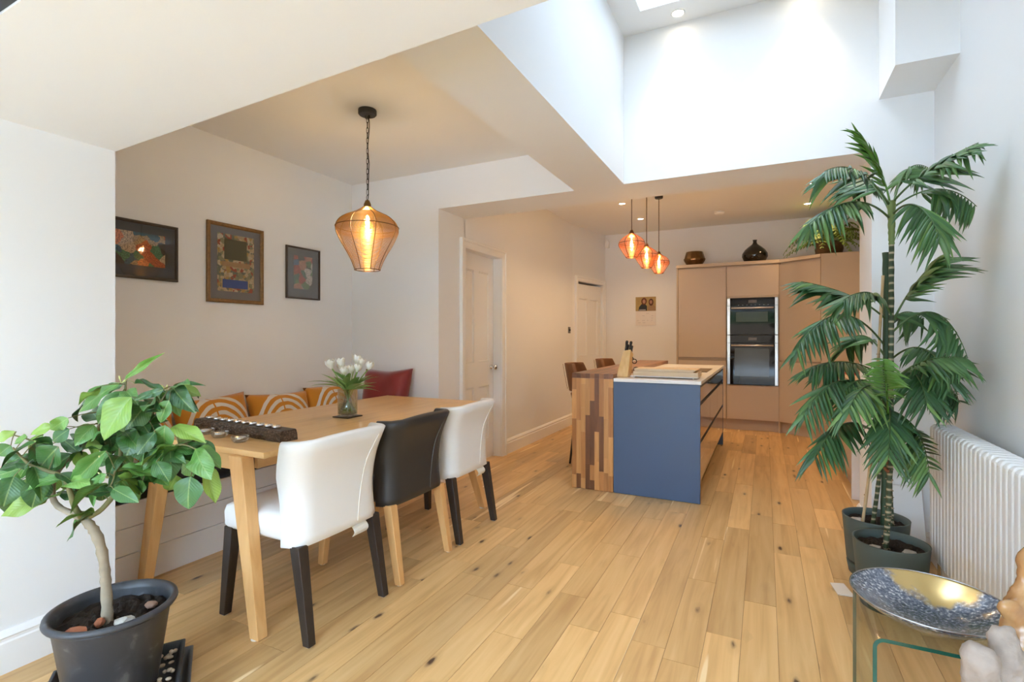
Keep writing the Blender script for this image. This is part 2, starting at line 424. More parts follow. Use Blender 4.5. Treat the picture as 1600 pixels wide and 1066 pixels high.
panel_door(d2, w2, D2z - 0.03, [(0.10, w2 / 2 - .05, 0.95, 1.80), (w2 / 2 + .05, w2 - .10, 0.95, 1.80), (0.10, w2 / 2 - .05, 0.2, 0.72), (w2 / 2 + .05, w2 - .10, 0.2, 0.72)])
m = MB(); kbox(m, D2a - .05, D2b + .05, -0.30, -0.25, 0, 2.9)  # unseen dark sheet added behind the far door to stop light leaking in
struct(m.build('door_leak_backing', mat('dark_backing', (.05,.04,.03), .9)), 'added dark backing that blocks light behind the far door')
architrave('trim_4', lambda s, o, z: kp(s, o, z), D2a, D2b, D2z, 'moulded cream frame around the far door', w=0.075)
# ================================================================== DINING TABLE
tb = thing('dining_table', 'long oak dining table with splayed tapered legs', 'table', (-2.357, 2.42, 0))
TX0, TX1, TY0, TY1 = -0.463, 0.463, -0.95, 0.95
nb = 5; bw = (TX1 - TX0) / nb
for i in range(nb):
    B(TX0 + i * bw + 0.0002, TX0 + (i + 1) * bw - 0.0002, TY0 + 0.14, TY1 - 0.14, 0.726, 0.75).build('top_board', M_OAK, tb, bevel=0.0006, seg=1)
M_OAKX = woodmat('table_oak_cross', (0.64, 0.37, 0.145), (0.74, 0.46, 0.19), (0.79, 0.52, 0.24), axis=0, scale=2.0, stretch=14, rough=0.33, var=0.06, bump=0.06)
for s in (-1, 1):
    ya, yb = (TY0, TY0 + 0.1395) if s < 0 else (TY1 - 0.1395, TY1)
    B(TX0, TX1 + 0.004, ya, yb, 0.724, 0.75).build('end_board', M_OAKX, tb, bevel=0.002)
def leg4(m, tx, ty, bx, by, a, b, c, d, z1):
    m.hexa([(bx - c / 2, by - d / 2, 0.004), (bx + c / 2, by - d / 2, 0.004), (bx + c / 2, by + d / 2, 0.004), (bx - c / 2, by + d / 2, 0.004)],
           [(tx - a / 2, ty - b / 2, z1), (tx + a / 2, ty - b / 2, z1), (tx + a / 2, ty + b / 2, z1), (tx - a / 2, ty + b / 2, z1)])
    return m
for tx, ty, bx, by in ((-2.045, 1.478, -1.862, 1.425), (-2.64, 1.50, -2.72, 1.45), (-2.045, 3.20, -1.83, 3.24), (-2.64, 3.20, -2.72, 3.26)):
    lg = leg4(MB(), tx + 2.357, ty - 2.42, bx + 2.357, by - 2.42, 0.085, 0.06, 0.052, 0.046, 0.724).build('leg', M_OAKZ, tb, bevel=0.003)
    MB().lathe([(0.018, 0.0), (0.02, 0.002), (0.018, 0.006)], 12, (bx + 2.357 - .006, by - 2.42 - .008, 0)).build('foot_pad', mat('felt_pad', (0.75, 0.74, 0.70), 0.9), lg)
for s in (-1, 1):
    B(0.30 * s - .012, 0.30 * s + .012, -0.86, 0.78, 0.645, 0.724).build('side_apron', M_OAK, tb, bevel=0.002)
    B(-0.28, 0.28, (-0.92 if s < 0 else 0.765), (-0.895 if s < 0 else 0.79), 0.645, 0.724).build('end_apron', M_OAKX, tb, bevel=0.002)

# ================================================================== CHAIRS
def chair_back():
    """tub-shaped upholstered back shell; back face towards +x"""
    rings = []
    NV = 12
    for i in range(NV + 1):
        v = i / NV
        z = 0.385 + v * 0.418
        hw = 0.254 + 0.045 * max(0, v - 0.40) ** 1.5 * 1.2 - 0.010 * math.sin(PI * min(1, v * 1.5))
        xo = 0.262 + 0.018 * v + 0.05 * max(0, v - 0.62) ** 1.5 * 3 - 0.012 * math.sin(PI * v)
        wing = lerp(0.085, 0.115, v)          # how far the sides come forward
        th = lerp(0.06, 0.042, v)
        out = []
        NU = 16
        for j in range(NU + 1):
            u = -1 + 2 * j / NU
            au = abs(u)
            y = hw * math.copysign(1 - (1 - au) ** 1.0 if au < 0.75 else 0.75 + 0.25 * math.sin((au - .75) / .25 * PI / 2), u)
            x = xo - 0.012 * au ** 2 - (wing * ((au - 0.72) / 0.28) ** 2.2 if au > 0.72 else 0)
            out.append((x, y, z + (0.012 * (1 - au ** 2) if i == NV else 0)))
        inn = []
        for j in range(NU, -1, -1):
            u = -1 + 2 * j / NU; au = abs(u)
            y = (hw - 0.035) * math.copysign(au if au < 0.75 else 0.75 + 0.25 * math.sin((au - .75) / .25 * PI / 2), u)
            x = xo - th - 0.012 * au ** 2 - ((wing - 0.03) * ((au - 0.72) / 0.28) ** 2.2 if au > 0.72 else 0)
            inn.append((x, y, z + (0.012 * (1 - au ** 2) if i == NV else 0)))
        rings.append(out + inn)
    # softly closed top and bottom edges
    def shrink(r, k, dz):
        c = [sum(p[q] for p in r) / len(r) for q in range(3)]
        n = len(r); res = []
        for a in range(n):
            b = n - 1 - a
            mid = [(r[a][q] + r[b][q]) / 2 for q in range(3)]
            res.append((lerp(r[a][0], mid[0], k), lerp(r[a][1], mid[1], k), r[a][2] + dz))
        return res
    rings = [shrink(rings[0], 0.55, -0.008)] + rings + [shrink(rings[-1], 0.35, 0.009), shrink(rings[-1], 0.8, 0.013)]
    return MB().loft(rings)
def make_chair(label, leather, legmat, seam, loc, rz, tagrib=True):
    c = thing('dining_chair', label, 'chair', loc, rz, 'chairs along the open side of the dining table')
    bk = chair_back().build('backrest', leather, c, smooth=True)
    # seam welt on the back
    pts = []
    for i in range(11):
        v = i / 10; z = 0.40 + v * 0.385
        xo = 0.262 + 0.018 * v + 0.05 * max(0, v - 0.62) ** 1.5 * 3 - 0.012 * math.sin(PI * v)
        y = 0.085 + 0.085 * v ** 1.3
        pts.append((xo - 0.012 * (y / .26) ** 2 + 0.0005, y, z))
    MB().tube(pts, 0.0022, 6).build('seam', seam, bk, smooth=True)
    m = MB()
    rings = []
    for z, e in ((0.385, 0.012), (0.40, 0.002), (0.455, 0.0), (0.482, 0.006), (0.497, 0.03), (0.502, 0.075)):
        x0, x1, yy = -0.262 + e, 0.20, 0.216 - e
        rr = 0.03; ring = []
        for cx, cy_, a0 in ((x0 + rr, -yy + rr, 180), (x1 - rr, -yy + rr, 270), (x1 - rr, yy - rr, 0), (x0 + rr, yy - rr, 90)):
            for q in range(5):
                a = R(a0 + q * 22.5); ring.append((cx + rr * math.cos(a), cy_ + rr * math.sin(a), z))
        rings.append(ring)
    m.loft(rings).build('seat', leather, c, smooth=True)
    for sx, sy in ((-1, -1), (-1, 1), (1, -1), (1, 1)):
        if sx < 0: t, b_ = (-0.225, 0.185 * sy), (-0.235, 0.215 * sy)
        else: t, b_ = (0.225, 0.215 * sy), (0.292, 0.222 * sy)
        lg = leg4(MB(), *t, *b_, 0.052, 0.05, 0.036, 0.036, 0.39).build('leg', legmat, c, bevel=0.003)
        MB().lathe([(0.013, 0.0), (0.014, 0.003), (0.012, 0.006)], 10, (b_[0], b_[1], 0)).build('foot_pad', mat('glide_plastic', (0.72, 0.71, 0.68), 0.5), lg)
    if tagrib:
        t_ = MB()
        rows = []
        for i in range(7):
            v = i / 6
            rows.append([(0.235 + 0.03 * math.sin(v * 2.5), y, 0.388 - 0.055 * v) for y in (0.06, 0.15)] + [(0.232 + 0.03 * math.sin(v * 2.5), y, 0.388 - 0.055 * v) for y in (0.15, 0.06)])
        t_.loft(rows).build('fabric_flap', mat('flap_cloth', (0.74, 0.72, 0.64), 0.8), c, smooth=False)
    B(0.165, 0.185, -0.2185, -0.2165, 0.40, 0.45).build('care_tag', mat('grey_tag', (0.35, 0.36, 0.37), 0.7), c)
    return c
M_SEAMW = mat('white_seam', (0.84, 0.83, 0.80), 0.5); M_SEAMB = mat('grey_seam', (0.10, 0.098, 0.095), 0.4)
make_chair('white leather dining chair with black legs nearest the potted citrus tree', M_WLEATHER, M_DARK, M_SEAMW, (-1.925, 1.70, 0), 0)
make_chair('black leather dining chair with oak legs between two white chairs', M_BLEATHER, M_OAKZ, M_SEAMB, (-1.925, 2.262, 0), R(0.5), False)
make_chair('white leather dining chair with black legs nearest the panelled door', M_WLEATHER, M_DARK, M_SEAMW, (-1.925, 2.815, 0), R(1))

# ================================================================== BENCH
bn = thing('storage_bench', 'white boarded storage bench built along the dining wall', 'bench', (-2.82, 2.40, 0))
M_BENCH = mat('bench_white', (0.86, 0.86, 0.855), 0.5, bump=0.03)
B(-0.57, -0.016, -1.165, 1.165, 0, 0.415).build('carcass', M_BENCH, bn)
for z0, z1 in ((0.0, 0.158), (0.162, 0.292), (0.296, 0.416)):
    B(-0.014, 0.0, -1.165, 1.165, z0, z1).build('front_board', M_BENCH, bn, bevel=0.002)
B(-0.015, 0.003, -1.165, -1.10, 0.0, 0.416).build('front_post', M_BENCH, bn, bevel=0.002)
M_PAD = mat('charcoal_fabric', (0.025, 0.028, 0.036), 0.9, bump=0.3, bscale=500)
sp = B(-0.57, 0.012, -1.165, 1.165, 0.0, 0.06).build('seat_pad', M_PAD, loc=(-2.82, 2.40, 0.418), bevel=0.02, seg=3)
tag(sp, 'long charcoal seat pad lying on the white bench', 'seat pad')

# ================================================================== CUSHIONS
def cushion_mesh(w, h, t, n=14, wob=0.0, seed=0):
    """knife-edge cushion in local y (width), z (height), thickness along x"""
    rg = random.Random(seed); m = MB()
    ph = [rg.uniform(0, 6) for _ in range(4)]
    def pt(i, j, s):
        u = -1 + 2 * i / n; v = -1 + 2 * j / n
        pin = 1 - 0.07 * (1 - v * v) * abs(u) ** 3
        pin2 = 1 - 0.07 * (1 - u * u) * abs(v) ** 3
        d = ((1 - u ** 4) * (1 - v ** 4)) ** 0.55
        wr = wob * (math.sin(5 * u + ph[0] + 3 * v) + 0.6 * math.sin(7 * v + ph[1] - 4 * u)) * d
        return (s * (t / 2 * d) + wr, u * w / 2 * pin, v * h / 2 * pin2 + wob * 0.5 * math.sin(4 * u + ph[2]))
    vs = []; fs = []
    for s in (1, -1):
        k = len(vs)
        for j in range(n + 1):
            for i in range(n + 1):
                vs.append(pt(i, j, s))
        for j in range(n):
            for i in range(n):
                a = k + j * (n + 1) + i
                fs.append((a, a + 1, a + n + 2, a + n + 1))
    m.add(vs, fs)
    me = m.mesh('cushion', None, True)
    bm = bmesh.new(); bm.from_mesh(me); bmesh.ops.remove_doubles(bm, verts=bm.verts, dist=0.0005); bmesh.ops.recalc_face_normals(bm, faces=bm.faces); bm.to_mesh(me); bm.free()
    me.polygons.foreach_set('use_smooth', [True] * len(me.polygons))
    return me
def arc_cushion_mat():
    m, t, b = newmat('mustard_arcs'); N = t.nodes; L = t.links
    tc = N.new('ShaderNodeTexCoord'); sp_ = N.new('ShaderNodeSeparateXYZ'); L.new(tc.outputs['Object'], sp_.inputs[0])
    nz = N.new('ShaderNodeTexNoise'); nz.inputs['Scale'].default_value = 14; L.new(tc.outputs['Object'], nz.inputs['Vector'])
    def mth(op, a, b_=None, c=None):
        n = N.new('ShaderNodeMath'); n.operation = op
        for k_, v in enumerate((a, b_, c)):
            if v is None: continue
            if hasattr(v, 'is_linked'): L.new(v, n.inputs[k_])
            else: n.inputs[k_].default_value = v
        return n.outputs[0]
    y = sp_.outputs['Y']; z = mth('ADD', sp_.outputs['Z'], 0.10)
    z2 = mth('MULTIPLY', z, 0.86)
    r = mth('SQRT', mth('ADD', mth('MULTIPLY', y, y), mth('MULTIPLY', z2, z2)))
    r = mth('ADD', r, mth('MULTIPLY', mth('SUBTRACT', nz.outputs['Fac'], 0.5), 0.012))
    ring = mth('GREATER_THAN', mth('FRACT', mth('MULTIPLY', r, 21.0)), 0.52)
    lim = mth('MULTIPLY', mth('LESS_THAN', r, 0.262), mth('GREATER_THAN', r, 0.03))
    gap = mth('GREATER_THAN', mth('ABSOLUTE', mth('ADD', y, mth('MULTIPLY', z, 0.10))), 0.006)
    f = mth('MULTIPLY', mth('MULTIPLY', ring, lim), gap)
    mx = N.new('ShaderNodeMix'); mx.data_type = 'RGBA'
    mx.inputs['A'].default_value = (0.60, 0.235, 0.02, 1); mx.inputs['B'].default_value = (0.72, 0.66, 0.57, 1)
    L.new(f, mx.inputs['Factor']); L.new(mx.outputs['Result'], b.inputs['Base Color'])
    setin(b, Roughness=0.9, Sheen_Weight=0.2)
    wv = N.new('ShaderNodeTexNoise'); wv.inputs['Scale'].default_value = 400; L.new(tc.outputs['Object'], wv.inputs['Vector'])
    bp = N.new('ShaderNodeBump'); bp.inputs['Strength'].default_value = 0.3; bp.inputs['Distance'].default_value = 0.002
    ad = mth('ADD', mth('MULTIPLY', wv.outputs['Fac'], 0.4), f); L.new(ad, bp.inputs['Height']); L.new(bp.outputs['Normal'], b.inputs['Normal'])
    return m
M_CUSH = arc_cushion_mat()
cm = cushion_mesh(0.53, 0.36, 0.15); cm.materials.append(M_CUSH)
for yy, rx, lab in ((1.66, 0, 'mustard cushion with white arcs half hidden by citrus leaves'), (2.17, 2, 'mustard cushion with white arcs behind the tealight log'),
                    (2.69, -2, 'mustard cushion with white arcs in the middle of the bench'), (3.20, 1, 'mustard cushion with white arcs behind the tulip vase')):
    o = place(cm, 'cushion', None); o.location = (-3.265, yy, 0.655 + 0.006 * rx); o.rotation_euler = (R(rx), R(-17), R(rx))
    tag(o, lab, 'cushion', 'mustard cushions on the bench')
cr = cushion_mesh(0.50, 0.46, 0.16, 16, 0.008, 5); cr.materials.append(mat('red_silk', (0.22, 0.014, 0.014), 0.42, bump=0.4, bscale=30, sheen=0.4, var=0.2, vscale=9))
o = place(cr, 'cushion', None); o.location = (-2.915, 3.46, 0.735); o.rotation_euler = (R(2), R(-14), R(-88))
tag(o, 'crumpled dark red cushion propped at the far end of the bench', 'cushion')

# ================================================================== PICTURES
def print_mat(name, cols, sc, seed, bands=0.0):
    m, t, b = newmat(name); N = t.nodes; L = t.links
    tc = N.new('ShaderNodeTexCoord'); mp = N.new('ShaderNodeMapping'); mp.inputs['Location'].default_value = (seed, seed * 2.3, seed * .7); mp.inputs['Scale'].default_value = (sc, sc, sc)
    L.new(tc.outputs['Object'], mp.inputs['Vector'])
    nz = N.new('ShaderNodeTexNoise'); nz.inputs['Scale'].default_value = 1.5; L.new(mp.outputs[0], nz.inputs['Vector'])
    av = N.new('ShaderNodeMix'); av.data_type = 'VECTOR'; av.inputs['Factor'].default_value = 0.35
    L.new(mp.outputs[0], av.inputs['A']); L.new(nz.outputs['Color'], av.inputs['B'])
    vo = N.new('ShaderNodeTexVoronoi'); vo.inputs['Scale'].default_value = 1.6; L.new(av.outputs['Result'], vo.inputs['Vector'])
    sp_ = N.new('ShaderNodeSeparateColor'); L.new(vo.outputs['Color'], sp_.inputs[0])
    n = len(cols); rp = ramp(t, [(i / n, c) for i, c in enumerate(cols)]); rp.color_ramp.interpolation = 'CONSTANT'
    L.new(sp_.outputs[0], rp.inputs['Fac'])
    n2 = N.new('ShaderNodeTexNoise'); n2.inputs['Scale'].default_value = 9; n2.inputs['Detail'].default_value = 5; L.new(mp.outputs[0], n2.inputs['Vector'])
    hs = N.new('ShaderNodeHueSaturation'); mr = N.new('ShaderNodeMapRange'); mr.inputs['From Min'].default_value = .3; mr.inputs['From Max'].default_value = .7; mr.inputs['To Min'].default_value = .35; mr.inputs['To Max'].default_value = 1.5
    L.new(n2.outputs['Fac'], mr.inputs['Value']); L.new(mr.outputs[0], hs.inputs['Value']); L.new(rp.outputs['Color'], hs.inputs['Color'])
    L.new(hs.outputs['Color'], b.inputs['Base Color']); setin(b, Roughness=0.7)
    MATS[name] = m
    return m
def picture(label, y0, y1, z0, z1, fw, mw, fm, mm, pm, extra=None):
    cy_, cz = (y0 + y1) / 2, z0
    p = thing('framed_picture', label, 'picture', (XD, cy_, z0), 0, 'framed pictures on the dining wall')
    hw, H_ = (y1 - y0) / 2, z1 - z0
    def rect(name, e, w, x0_, x1_, m_):
        a, b_, c, d = -hw + e, hw - e, e, H_ - e
        q = MB()
        pr = [(0, x0_), (0, x1_ * .8), (w * .25, x1_), (w * .7, x1_ * .9), (w, x1_ * .55), (w, x0_)]
        cs = [(a, c, 1, 1), (b_, c, -1, 1), (b_, d, -1, -1), (a, d, 1, -1)]
        rings = [[(x, yy + sy * u, zz + sz * u) for u, x in pr] for yy, zz, sy, sz in cs]
        q.loft(rings + [rings[0]], caps=False)
        return q.build(name, m_, p)
    rect('frame', 0, fw, 0.002, 0.022, fm)
    B(0.004, 0.008, -hw + fw * .8, hw - fw * .8, fw * .8, H_ - fw * .8).build('mount', mm, p)
    pr = B(0.008, 0.0088, -hw + fw + mw, hw - fw - mw, fw + mw * 1.1, H_ - fw - mw * .9).build('print', pm, p)
    if extra: extra(p, hw, H_)
    B(0.0125, 0.0135, -hw + fw * .8, hw - fw * .8, fw * .8, H_ - fw * .8).build('glazing', glassmat('picture_glass', (1, 1, 1), 0.012, hi=.25), p)
    return p
M_FDK = mat('frame_dark', (0.055, 0.04, 0.03), 0.4, var=.3, vscale=30); M_FGD = mat('frame_gilt', (0.22, 0.12, 0.045), 0.42, metal=0.35, var=0.5, vscale=60, bump=0.4, bscale=120)
M_MT1 = mat('mount_slate', (0.045, 0.052, 0.062), 0.85); M_MT2 = mat('mount_grey', (0.15, 0.15, 0.165), 0.85)
picture('dark framed landscape picture half hidden behind the wall pier', 1.36, 2.005, 1.589, 1.94, 0.018, 0.058, M_FDK, M_MT1,
        print_mat('print_town', [(.55, .16, .05), (.03, .09, .12), (.30, .20, .10), (.05, .16, .08), (.42, .30, .18), (.03, .03, .03), (.40, .09, .03)], 15, 1.3))
def court(p, hw, H_):
    def q(y0, y1, z0, z1, c, nm): return B(0.0088, 0.0094, y0, y1, z0, z1).build(nm, mat('print_' + nm, c, 0.7, var=.25, vscale=60), p)
    q(-hw * .48, hw * .42, 0.105, 0.165, (0.012, 0.06, 0.26), 'blue_carpet')
    q(-hw * .52, -hw * .485, 0.10, 0.17, (.45, .33, .12), 'carpet_edge'); q(hw * .425, hw * .46, 0.10, 0.17, (.45, .33, .12), 'carpet_edge')
    q(-hw * .42, hw * .38, H_ - .25, H_ - .105, (.07, .075, .045), 'dark_hall')
    q(-hw * .50, hw * .50, H_ - .30, H_ - .265, (.33, .20, .09), 'balcony')
picture('gilt framed tall picture with blue panel in the middle of the dining wall', 2.197, 2.632, 1.478, 2.034, 0.026, 0.05, M_FGD, M_MT2,
        print_mat('print_court', [(.42, .32, .18), (.30, .05, .02), (.50, .42, .28), (.12, .14, .10), (.38, .24, .06), (.22, .22, .12), (.46, .36, .22)], 42, 4.1), court)
picture('small dark framed picture nearest the pendant lamp', 2.838, 3.178, 1.546, 1.966, 0.014, 0.062, M_FDK, M_MT1,
        print_mat('print_field', [(.04, .12, .08), (.38, .18, .10), (.05, .12, .20), (.30, .04, .03), (.45, .42, .38), (.03, .04, .03), (.08, .18, .06)], 16, 7.7))
# ================================================================== TABLE TOP ITEMS
ZT = 0.7503
# bark-sided tealight log
lg = thing('tealight_log', 'long bark-sided wooden tealight holder lying across the table', 'candle holder', (-2.36, 1.715, ZT), math.atan2(-0.06, 0.80))
m, t, b = newmat('bark'); N = t.nodes; L = t.links
tc = N.new('ShaderNodeTexCoord'); vo = N.new('ShaderNodeTexVoronoi'); vo.inputs['Scale'].default_value = 90; vo.inputs['Randomness'].default_value = 1
mp = N.new('ShaderNodeMapping'); mp.inputs['Scale'].default_value = (.6, 1, 1.4); L.new(tc.outputs['Object'], mp.inputs[0]); L.new(mp.outputs[0], vo.inputs['Vector'])
rp = ramp(t, [(0.0, (0.24, 0.17, 0.12)), (0.35, (0.09, 0.055, 0.035)), (0.8, (0.03, 0.018, 0.012))]); L.new(vo.outputs['Distance'], rp.inputs['Fac']); L.new(rp.outputs['Color'], b.inputs['Base Color'])
bp = N.new('ShaderNodeBump'); bp.inputs['Strength'].default_value = 1.0; bp.inputs['Distance'].default_value = 0.004; L.new(vo.outputs['Distance'], bp.inputs['Height']); L.new(bp.outputs['Normal'], b.inputs['Normal'])
setin(b, Roughness=0.5); M_BARK = m
rgn = random.Random(3); rings = []
for i in range(25):
    x = -0.365 + 0.73 * i / 24; j = lambda: rgn.uniform(-0.003, 0.003)
    rings.append([(x, -0.045 + j(), 0), (x, -0.048 + j(), 0.02 + j()), (x, -0.045 + j(), 0.040 + j()), (x, -0.038, 0.051), (x, 0.038, 0.051), (x, 0.045 + j(), 0.040 + j()), (x, 0.048 + j(), 0.02 + j()), (x, 0.045 + j(), 0)])
MB().loft(rings).build('log', M_BARK, lg)
B(-0.36, 0.36, -0.038, 0.038, 0.0505, 0.0525).build('top_face', mat('dark_walnut', (0.05, 0.03, 0.02), 0.45, var=.3, vscale=20), lg)
M_ALU = mat('tealight_cup', (0.8, 0.8, 0.8), 0.3, metal=1.0); M_WAX = mat('white_wax', (0.85, 0.85, 0.86), 0.4)
ca, sa = math.cos(lg.rotation_euler.z), math.sin(lg.rotation_euler.z)
ordn = ['first', 'second', 'third', 'fourth', 'fifth', 'sixth', 'seventh', 'eighth', 'ninth', 'tenth']
tl0 = None
for i in range(10):
    x = -0.292 + 0.0625 * i
    p = (-2.36 + x * ca, 1.715 + x * sa, ZT + 0.0528)
    lab = '%s white tealight from the bench end of the bark log' % ordn[i]
    if tl0 is None:
        tl0 = thing('tealight', lab, 'candle', p, 0, 'white tealights in the bark log')
        MB().lathe([(0.019, 0), (0.0195, 0.012), (0.0185, 0.012), (0.018, 0.008)], 20).build('cup', M_ALU, tl0, smooth=True)
        MB().lathe([(0.018, 0.004), (0.018, 0.0085), (0.014, 0.0095), (0.002, 0.0085)], 20).build('wax', M_WAX, tl0, smooth=True)
        MB().tube([(0, 0, 0.008), (0.001, 0, 0.014)], 0.0008, 5).build('wick', M_BLACK, tl0)
    else:
        c = copy_tree(tl0); c.location = p; c['label'] = lab
# three glass tealight dishes
M_CG = glassmat('clear_glass', (0.97, 0.98, 0.97), 0.10)
gd0 = None
for (px, py), lab in (((-2.515, 1.625), 'glass tealight dish nearest the citrus leaves'), ((-2.375, 1.605), 'middle one of three glass tealight dishes'), ((-2.185, 1.575), 'glass tealight dish nearest the white chair')):
    if gd0 is None:
        gd0 = thing('tealight_dish', lab, 'candle holder', (px, py, ZT), 0, 'glass tealight dishes on the table')
        MB().lathe([(0.026, 0), (0.036, 0.010), (0.041, 0.026), (0.039, 0.028), (0.034, 0.026), (0.030, 0.012), (0.004, 0.008)], 28).build('glass_bowl', M_CG, gd0, smooth=True)
        MB().lathe([(0.022, 0.009), (0.023, 0.024), (0.022, 0.024), (0.021, 0.018), (0.002, 0.017)], 24).build('metal_cup', M_ALU, gd0, smooth=True)
    else:
        c = copy_tree(gd0); c.location = (px, py, ZT); c['label'] = lab
# coaster, vase, tulips
VX, VY = -2.283, 2.36
cs = B(-0.062, 0.062, -0.062, 0.062, 0, 0.006).build('coaster', mat('dark_coaster', (0.045, 0.035, 0.03), 0.5), loc=(VX, VY, ZT), bevel=0.001)
tag(cs, 'dark square coaster under the tulip vase', 'coaster')
vs = thing('glass_vase', 'clear glass vase holding white tulips on the table', 'vase', (VX, VY, ZT + 0.0064))
def sqr(r, z, n=24, p=4.0):
    out = []
    for k_ in range(n):
        a = 2 * PI * k_ / n; c_, s_ = math.cos(a), math.sin(a)
        d = (abs(c_) ** p + abs(s_) ** p) ** (-1 / p)
        out.append((r * d * c_, r * d * s_, z))
    return out
MB().loft([sqr(0.048, 0.0), sqr(0.049, 0.004), sqr(0.050, 0.165), sqr(0.047, 0.165), sqr(0.046, 0.012)]).build('glass_body', M_CG, vs, smooth=True)
MB().loft([sqr(0.0455, 0.0125), sqr(0.0455, 0.075)]).build('water', glassmat('vase_water', (0.86, 0.93, 0.80), 0.03), vs, smooth=True)
M_PETAL = mat('tulip_white', (0.83, 0.82, 0.75), 0.5, var=0.05); M_STEM = mat('tulip_stem', (0.23, 0.36, 0.09), 0.5); M_TLEAF = mat('tulip_leaf', (0.20, 0.36, 0.10), 0.45, var=0.25, vscale=12)
def tulip_bloom(open_):
    mb = MB()
    for k_ in range(6):
        a0 = 2 * PI * k_ / 6; inner = k_ % 2
        vsx = []; nn = 6
        for i in range(nn + 1):
            v = i / nn
            rad = (0.006 + 0.020 * math.sin(min(1, v * 1.25) * PI / 2) ** 0.8) * (1 - (0.35 - open_) * max(0, v - .55) / .45) * (0.92 if inner else 1)
            wdt = 0.80 * math.sin(PI * min(1, (v * .86 + .14))) ** 0.6
            for j in range(5):
                u = -1 + j / 2
                a = a0 + u * wdt
                vsx.append((rad * math.cos(a), rad * math.sin(a), 0.052 * v - 0.004 * u * u * v))
        mb.add(vsx, [(i * 5 + j, i * 5 + j + 1, i * 5 + j + 6, i * 5 + j + 5) for i in range(nn) for j in range(4)])
    return mb
def blade(L_, W_, n=8, fold=0.25, curl=0.0, tip=1.0, base=0.35, wave=0.0):
    """leaf along +x, width along y, folded at the midrib; thin solid"""
    mb = MB(); vs_ = []
    for i in range(n + 1):
        t_ = i / n
        w = W_ / 2 * (math.sin(PI * min(1, t_ ** 0.8)) ** 0.75 if 0 < t_ < 1 else (base * .15 if t_ == 0 else 0.02))
        x = L_ * t_; z = -curl * L_ * t_ * t_
        for u in (-1, -0.5, 0, 0.5, 1):
            vs_.append((x, u * w, z + abs(u) * w * fold + wave * w * math.sin(9 * t_ + u)))
    mb.add(vs_, [(i * 5 + j, i * 5 + j + 1, i * 5 + j + 6, i * 5 + j + 5) for i in range(n) for j in range(4)])
    return mb
heads = [(-0.085, -0.03, 0.305), (-0.055, 0.05, 0.29), (-0.03, -0.02, 0.32), (0.0, -0.06, 0.272), (0.028, -0.03, 0.278), (0.035, 0.05, 0.335), (0.065, 0.045, 0.315), (0.062, -0.02, 0.285), (0.128, -0.01, 0.30), (-0.105, 0.02, 0.31)]
labs = ['white tulip leaning furthest left in the vase, wide open', 'white tulip at the back left of the bunch', 'tall white tulip left of the bunch centre', 'white tulip hanging lowest at the front centre', 'white tulip tucked right of the lowest bloom', 'tallest white tulip in the bunch', 'white tulip just right of the tallest bloom', 'white tulip low on the right side', 'single white tulip bud bending far right before the red cushion', 'white tulip with spread petals at the left edge']
rt = Vector((0.8969, 0.4423, 0)); fwv = Vector((-0.4423, 0.8969, 0))
bl = [tulip_bloom(o_).mesh('bloom', M_PETAL, True) for o_ in (0.05, 0.25, 0.5)]
rg = random.Random(8)
for i, ((hx, hy, hz), lab) in enumerate(zip(heads, labs)):
    t_ = thing('tulip', lab, 'flower', (VX, VY, ZT + 0.0195), 0, 'white tulips in the vase')
    tip = rt * hx + fwv * hy + Vector((0, 0, hz - 0.03))
    foot = -(rt * hx + fwv * hy) * 0.28 + Vector((0, 0, 0.003))
    foot.x = max(-.03, min(.03, foot.x)); foot.y = max(-.03, min(.03, foot.y))
    mid = Vector((tip.x * 0.25, tip.y * 0.25, tip.z * 0.62))
    path = bez(foot, mid, tip, 9)
    MB().tube(path, [0.0032] * 10, 6).build('stem', M_STEM, t_, smooth=True)
    d = (path[-1] - path[-3]).normalized(); d = (d + Vector((0, 0, .8))).normalized()
    place(bl[[2, 0, 1, 1, 0, 2, 1, 0, 0, 2][i]], 'bloom', t_, Matrix.Translation(tip) @ d.to_track_quat('Z', 'Y').to_matrix().to_4x4() @ Matrix.Rotation(rg.uniform(0, 6), 4, 'Z') @ Matrix.Scale(1.05, 4))
    # one or two strap leaves
    for q in range(2 if i % 3 else 1):
        a = rg.uniform(-1, 1); side = (rt * (hx * 6 + a) + fwv * rg.uniform(-.9, .5)).normalized()
        st = path[4]
        lf = blade(rg.uniform(0.14, 0.21), rg.uniform(0.034, 0.052), 10, 0.35, rg.uniform(0.2, 0.75), wave=.1)
        xd = (side * 0.9 + Vector((0, 0, rg.uniform(0.5, 1.3)))).normalized()
        place(lf.mesh('leaf', M_TLEAF, True), 'leaf', t_, frame(st, xd, Vector((0, 0, 1)) - side * .2))

